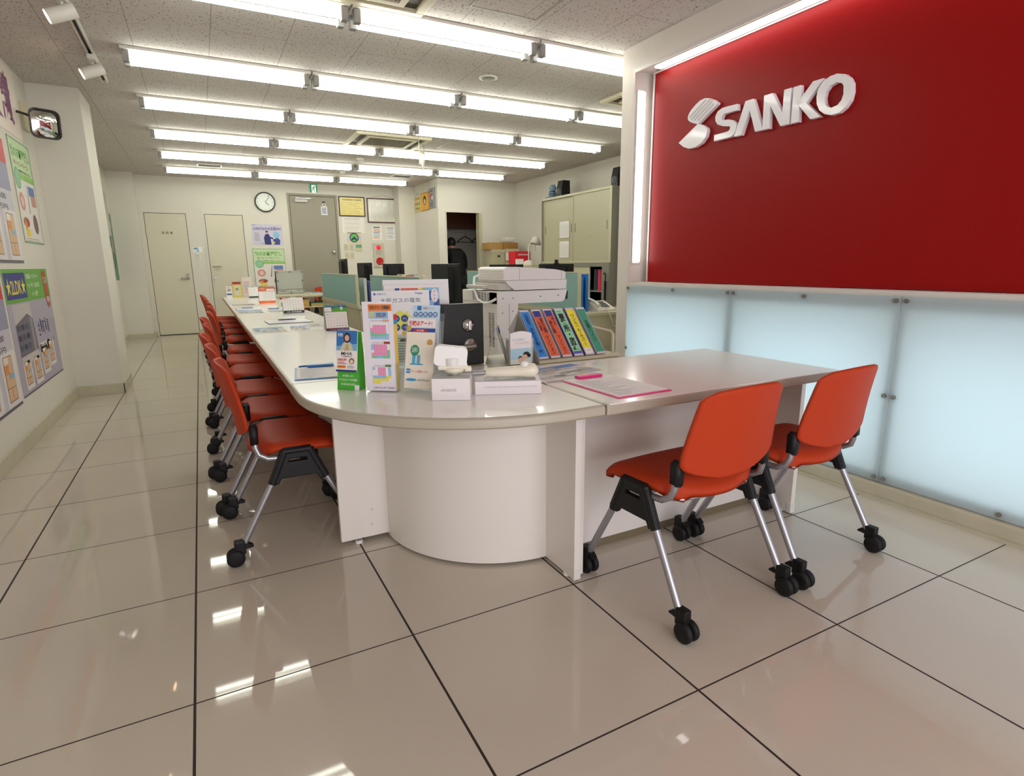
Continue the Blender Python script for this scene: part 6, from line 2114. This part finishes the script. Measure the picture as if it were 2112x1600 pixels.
# white unit and black items next to the sign pillar
t = thing('water_dispenser', 'narrow white dispenser unit half hidden by the sign pillar', 'dispenser', (3.42, 2.30, 0))
m = MB(frame((0, 0, 0), (1, 0, 0), (0, 0, 1)))
m.prism([(0.0, 0.28), (0.28, 0.28), (0.28, 0.875), (0.05, 0.875), (0.0, 0.84)], -0.25, 0, P((200, 198, 192), 0.4))
m.build('body', t)
MB().box(0.015, 0.05, -0.003, 0.0, 0.72, 0.76, P((96, 92, 88))).box(0.06, 0.10, -0.003, 0.0, 0.70, 0.76, P((96, 92, 88))).build('tap_recess', t)
m = MB()
for i in range(5):
    m.box(0.065, 0.11, -0.002, 0.0, 0.79 + i * 0.014, 0.796 + i * 0.014, P((150, 148, 142)))
m.box(0.052, 0.054, -0.002, 0, 0.3, 0.85, P((150, 146, 140)))
m.build('vent_lines', t)
MB().box(0.0, 0.26, 0.02, 0.24, 0.0, 0.28, P((40, 38, 38), 0.5)).build('lower_stand', t)
t = thing('umbrella', 'black folded umbrella standing at the tall cabinet corner', 'umbrella', (4.965, 4.83, 0.0))
MB().cyl((0, 0, 0.0), (0, 0, 0.90), 0.012, BLACK, r1=0.018).build('canopy', t)
MB().tube([(0, 0, 0.90), (0, 0, 0.98), (0, 0.02, 1.01), (0, 0.045, 0.99)], 0.008, BLACK).build('handle', t)
t = thing('black_bag', 'black bag on the floor between the drawer unit and dispenser', 'bag', (3.30, 2.12, 0))
m = MB().ball((0.0, 0.0, 0.24), (0.10, 0.13, 0.24), DARKC)
m.build('body', t)

# ---------------------------------------------------------------- person in the closet doorway, seen from behind


def skin_mesh(name, verts, edges, radii, m, parent, root=0, sub=2):
    me = bpy.data.meshes.new(name)
    me.from_pydata(verts, edges, [])
    o = bpy.data.objects.new(name, me)
    C.objects.link(o)
    md = o.modifiers.new('skin', 'SKIN')
    sv = me.skin_vertices[0].data
    for i, r in enumerate(radii):
        sv[i].radius = r if isinstance(r, tuple) else (r, r)
        sv[i].use_root = (i == root)
    sb = o.modifiers.new('sub', 'SUBSURF')
    sb.levels = sb.render_levels = sub
    dg = bpy.context.evaluated_depsgraph_get()
    nm = bpy.data.meshes.new_from_object(o.evaluated_get(dg))
    bpy.data.objects.remove(o)
    nm.name = name
    nm.materials.clear()
    nm.materials.append(m)
    for p in nm.polygons:
        p.use_smooth = True
    q = bpy.data.objects.new(name, nm)
    C.objects.link(q)
    q.parent = parent
    return q


t = thing('person', 'person in black clothes seen from behind, bending in the closet doorway', 'person', (4.455, 8.74, 0), math.radians(2))
V = [(0, 0, 0.90), (0, 0.0, 1.05), (0, 0.05, 1.22), (0, 0.12, 1.34), (0, 0.20, 1.42), (0, 0.245, 1.475), (0, 0.27, 1.55),
     (0.10, 0.13, 1.35), (0.185, 0.14, 1.315), (0.225, 0.16, 1.08), (0.19, 0.36, 1.00), (0.15, 0.46, 1.02),
     (-0.10, 0.13, 1.35), (-0.185, 0.14, 1.315), (-0.225, 0.18, 1.08), (-0.19, 0.38, 1.02), (-0.15, 0.48, 1.04),
     (0.09, 0, 0.86), (0.10, 0.03, 0.48), (0.10, -0.01, 0.09), (0.105, 0.13, 0.04),
     (-0.09, 0, 0.86), (-0.10, 0.03, 0.48), (-0.10, -0.01, 0.09), (-0.105, 0.13, 0.04)]
Ed = [(0, 1), (1, 2), (2, 3), (3, 4), (4, 5), (5, 6), (3, 7), (7, 8), (8, 9), (9, 10), (10, 11), (3, 12), (12, 13), (13, 14), (14, 15), (15, 16), (0, 17), (17, 18), (18, 19), (19, 20), (0, 21), (21, 22), (22, 23), (23, 24)]
Rd = [0.12, 0.11, 0.12, 0.10, 0.05, 0.075, 0.085, 0.075, 0.058, 0.042, 0.034, 0.026, 0.075, 0.058, 0.042, 0.034, 0.026, 0.085, 0.058, 0.04, 0.036, 0.085, 0.058, 0.04, 0.036]
skin_mesh('body', V, Ed, Rd, SKIN, t)
Jv = V[:4] + [V[7], V[8], V[9], V[10], V[12], V[13], V[14], V[15]]
Jv = [(x, y, z) for x, y, z in Jv]
Jv[0] = (0, 0, 0.84)
skin_mesh('jacket', Jv, [(0, 1), (1, 2), (2, 3), (3, 4), (4, 5), (5, 6), (6, 7), (3, 8), (8, 9), (9, 10), (10, 11)],
          [(0.175, 0.14), (0.165, 0.13), (0.17, 0.135), (0.13, 0.115), 0.10, 0.082, 0.062, 0.05, 0.10, 0.082, 0.062, 0.05], DARKC, t)
Tv = [V[0], V[17], V[18], (0.10, -0.01, 0.11), V[21], V[22], (-0.10, -0.01, 0.11)]
skin_mesh('trousers', Tv, [(0, 1), (1, 2), (2, 3), (0, 4), (4, 5), (5, 6)], [0.135, 0.10, 0.075, 0.062, 0.10, 0.075, 0.062], DARKC, t)
m = MB()
m.ball((0, 0.262, 1.545), (0.083, 0.098, 0.108), HAIR, n=12, M=None)
m.build('hair', t)
for s in (-1, 1):
    MB().ball((s * 0.084, 0.285, 1.505), (0.012, 0.022, 0.032), SKIN, n=8).build('ear', t)
    MB().box(s * 0.105 - 0.045, s * 0.105 + 0.045, -0.06, 0.20, 0.0, 0.07, BLACK, 0.02).build('shoe', t)
    m = MB().ball((s * 0.145, 0.50, 1.02), (0.035, 0.05, 0.018), SKIN, n=8)
    for k in range(4):
        m.tube([(s * 0.145 + (k - 1.5) * 0.016, 0.53, 1.02), (s * 0.145 + (k - 1.5) * 0.018, 0.57 - 0.006 * abs(k - 1), 1.015), (s * 0.145 + (k - 1.5) * 0.018, 0.595 - 0.008 * abs(k - 1), 0.998)], [0.009, 0.008, 0.006], SKIN, n=8)
    m.tube([(s * 0.115, 0.49, 1.02), (s * 0.095, 0.515, 1.012), (s * 0.09, 0.54, 1.005)], [0.011, 0.009, 0.007], SKIN, n=8)
    m.build('hand', t)

bpy.context.view_layer.update()
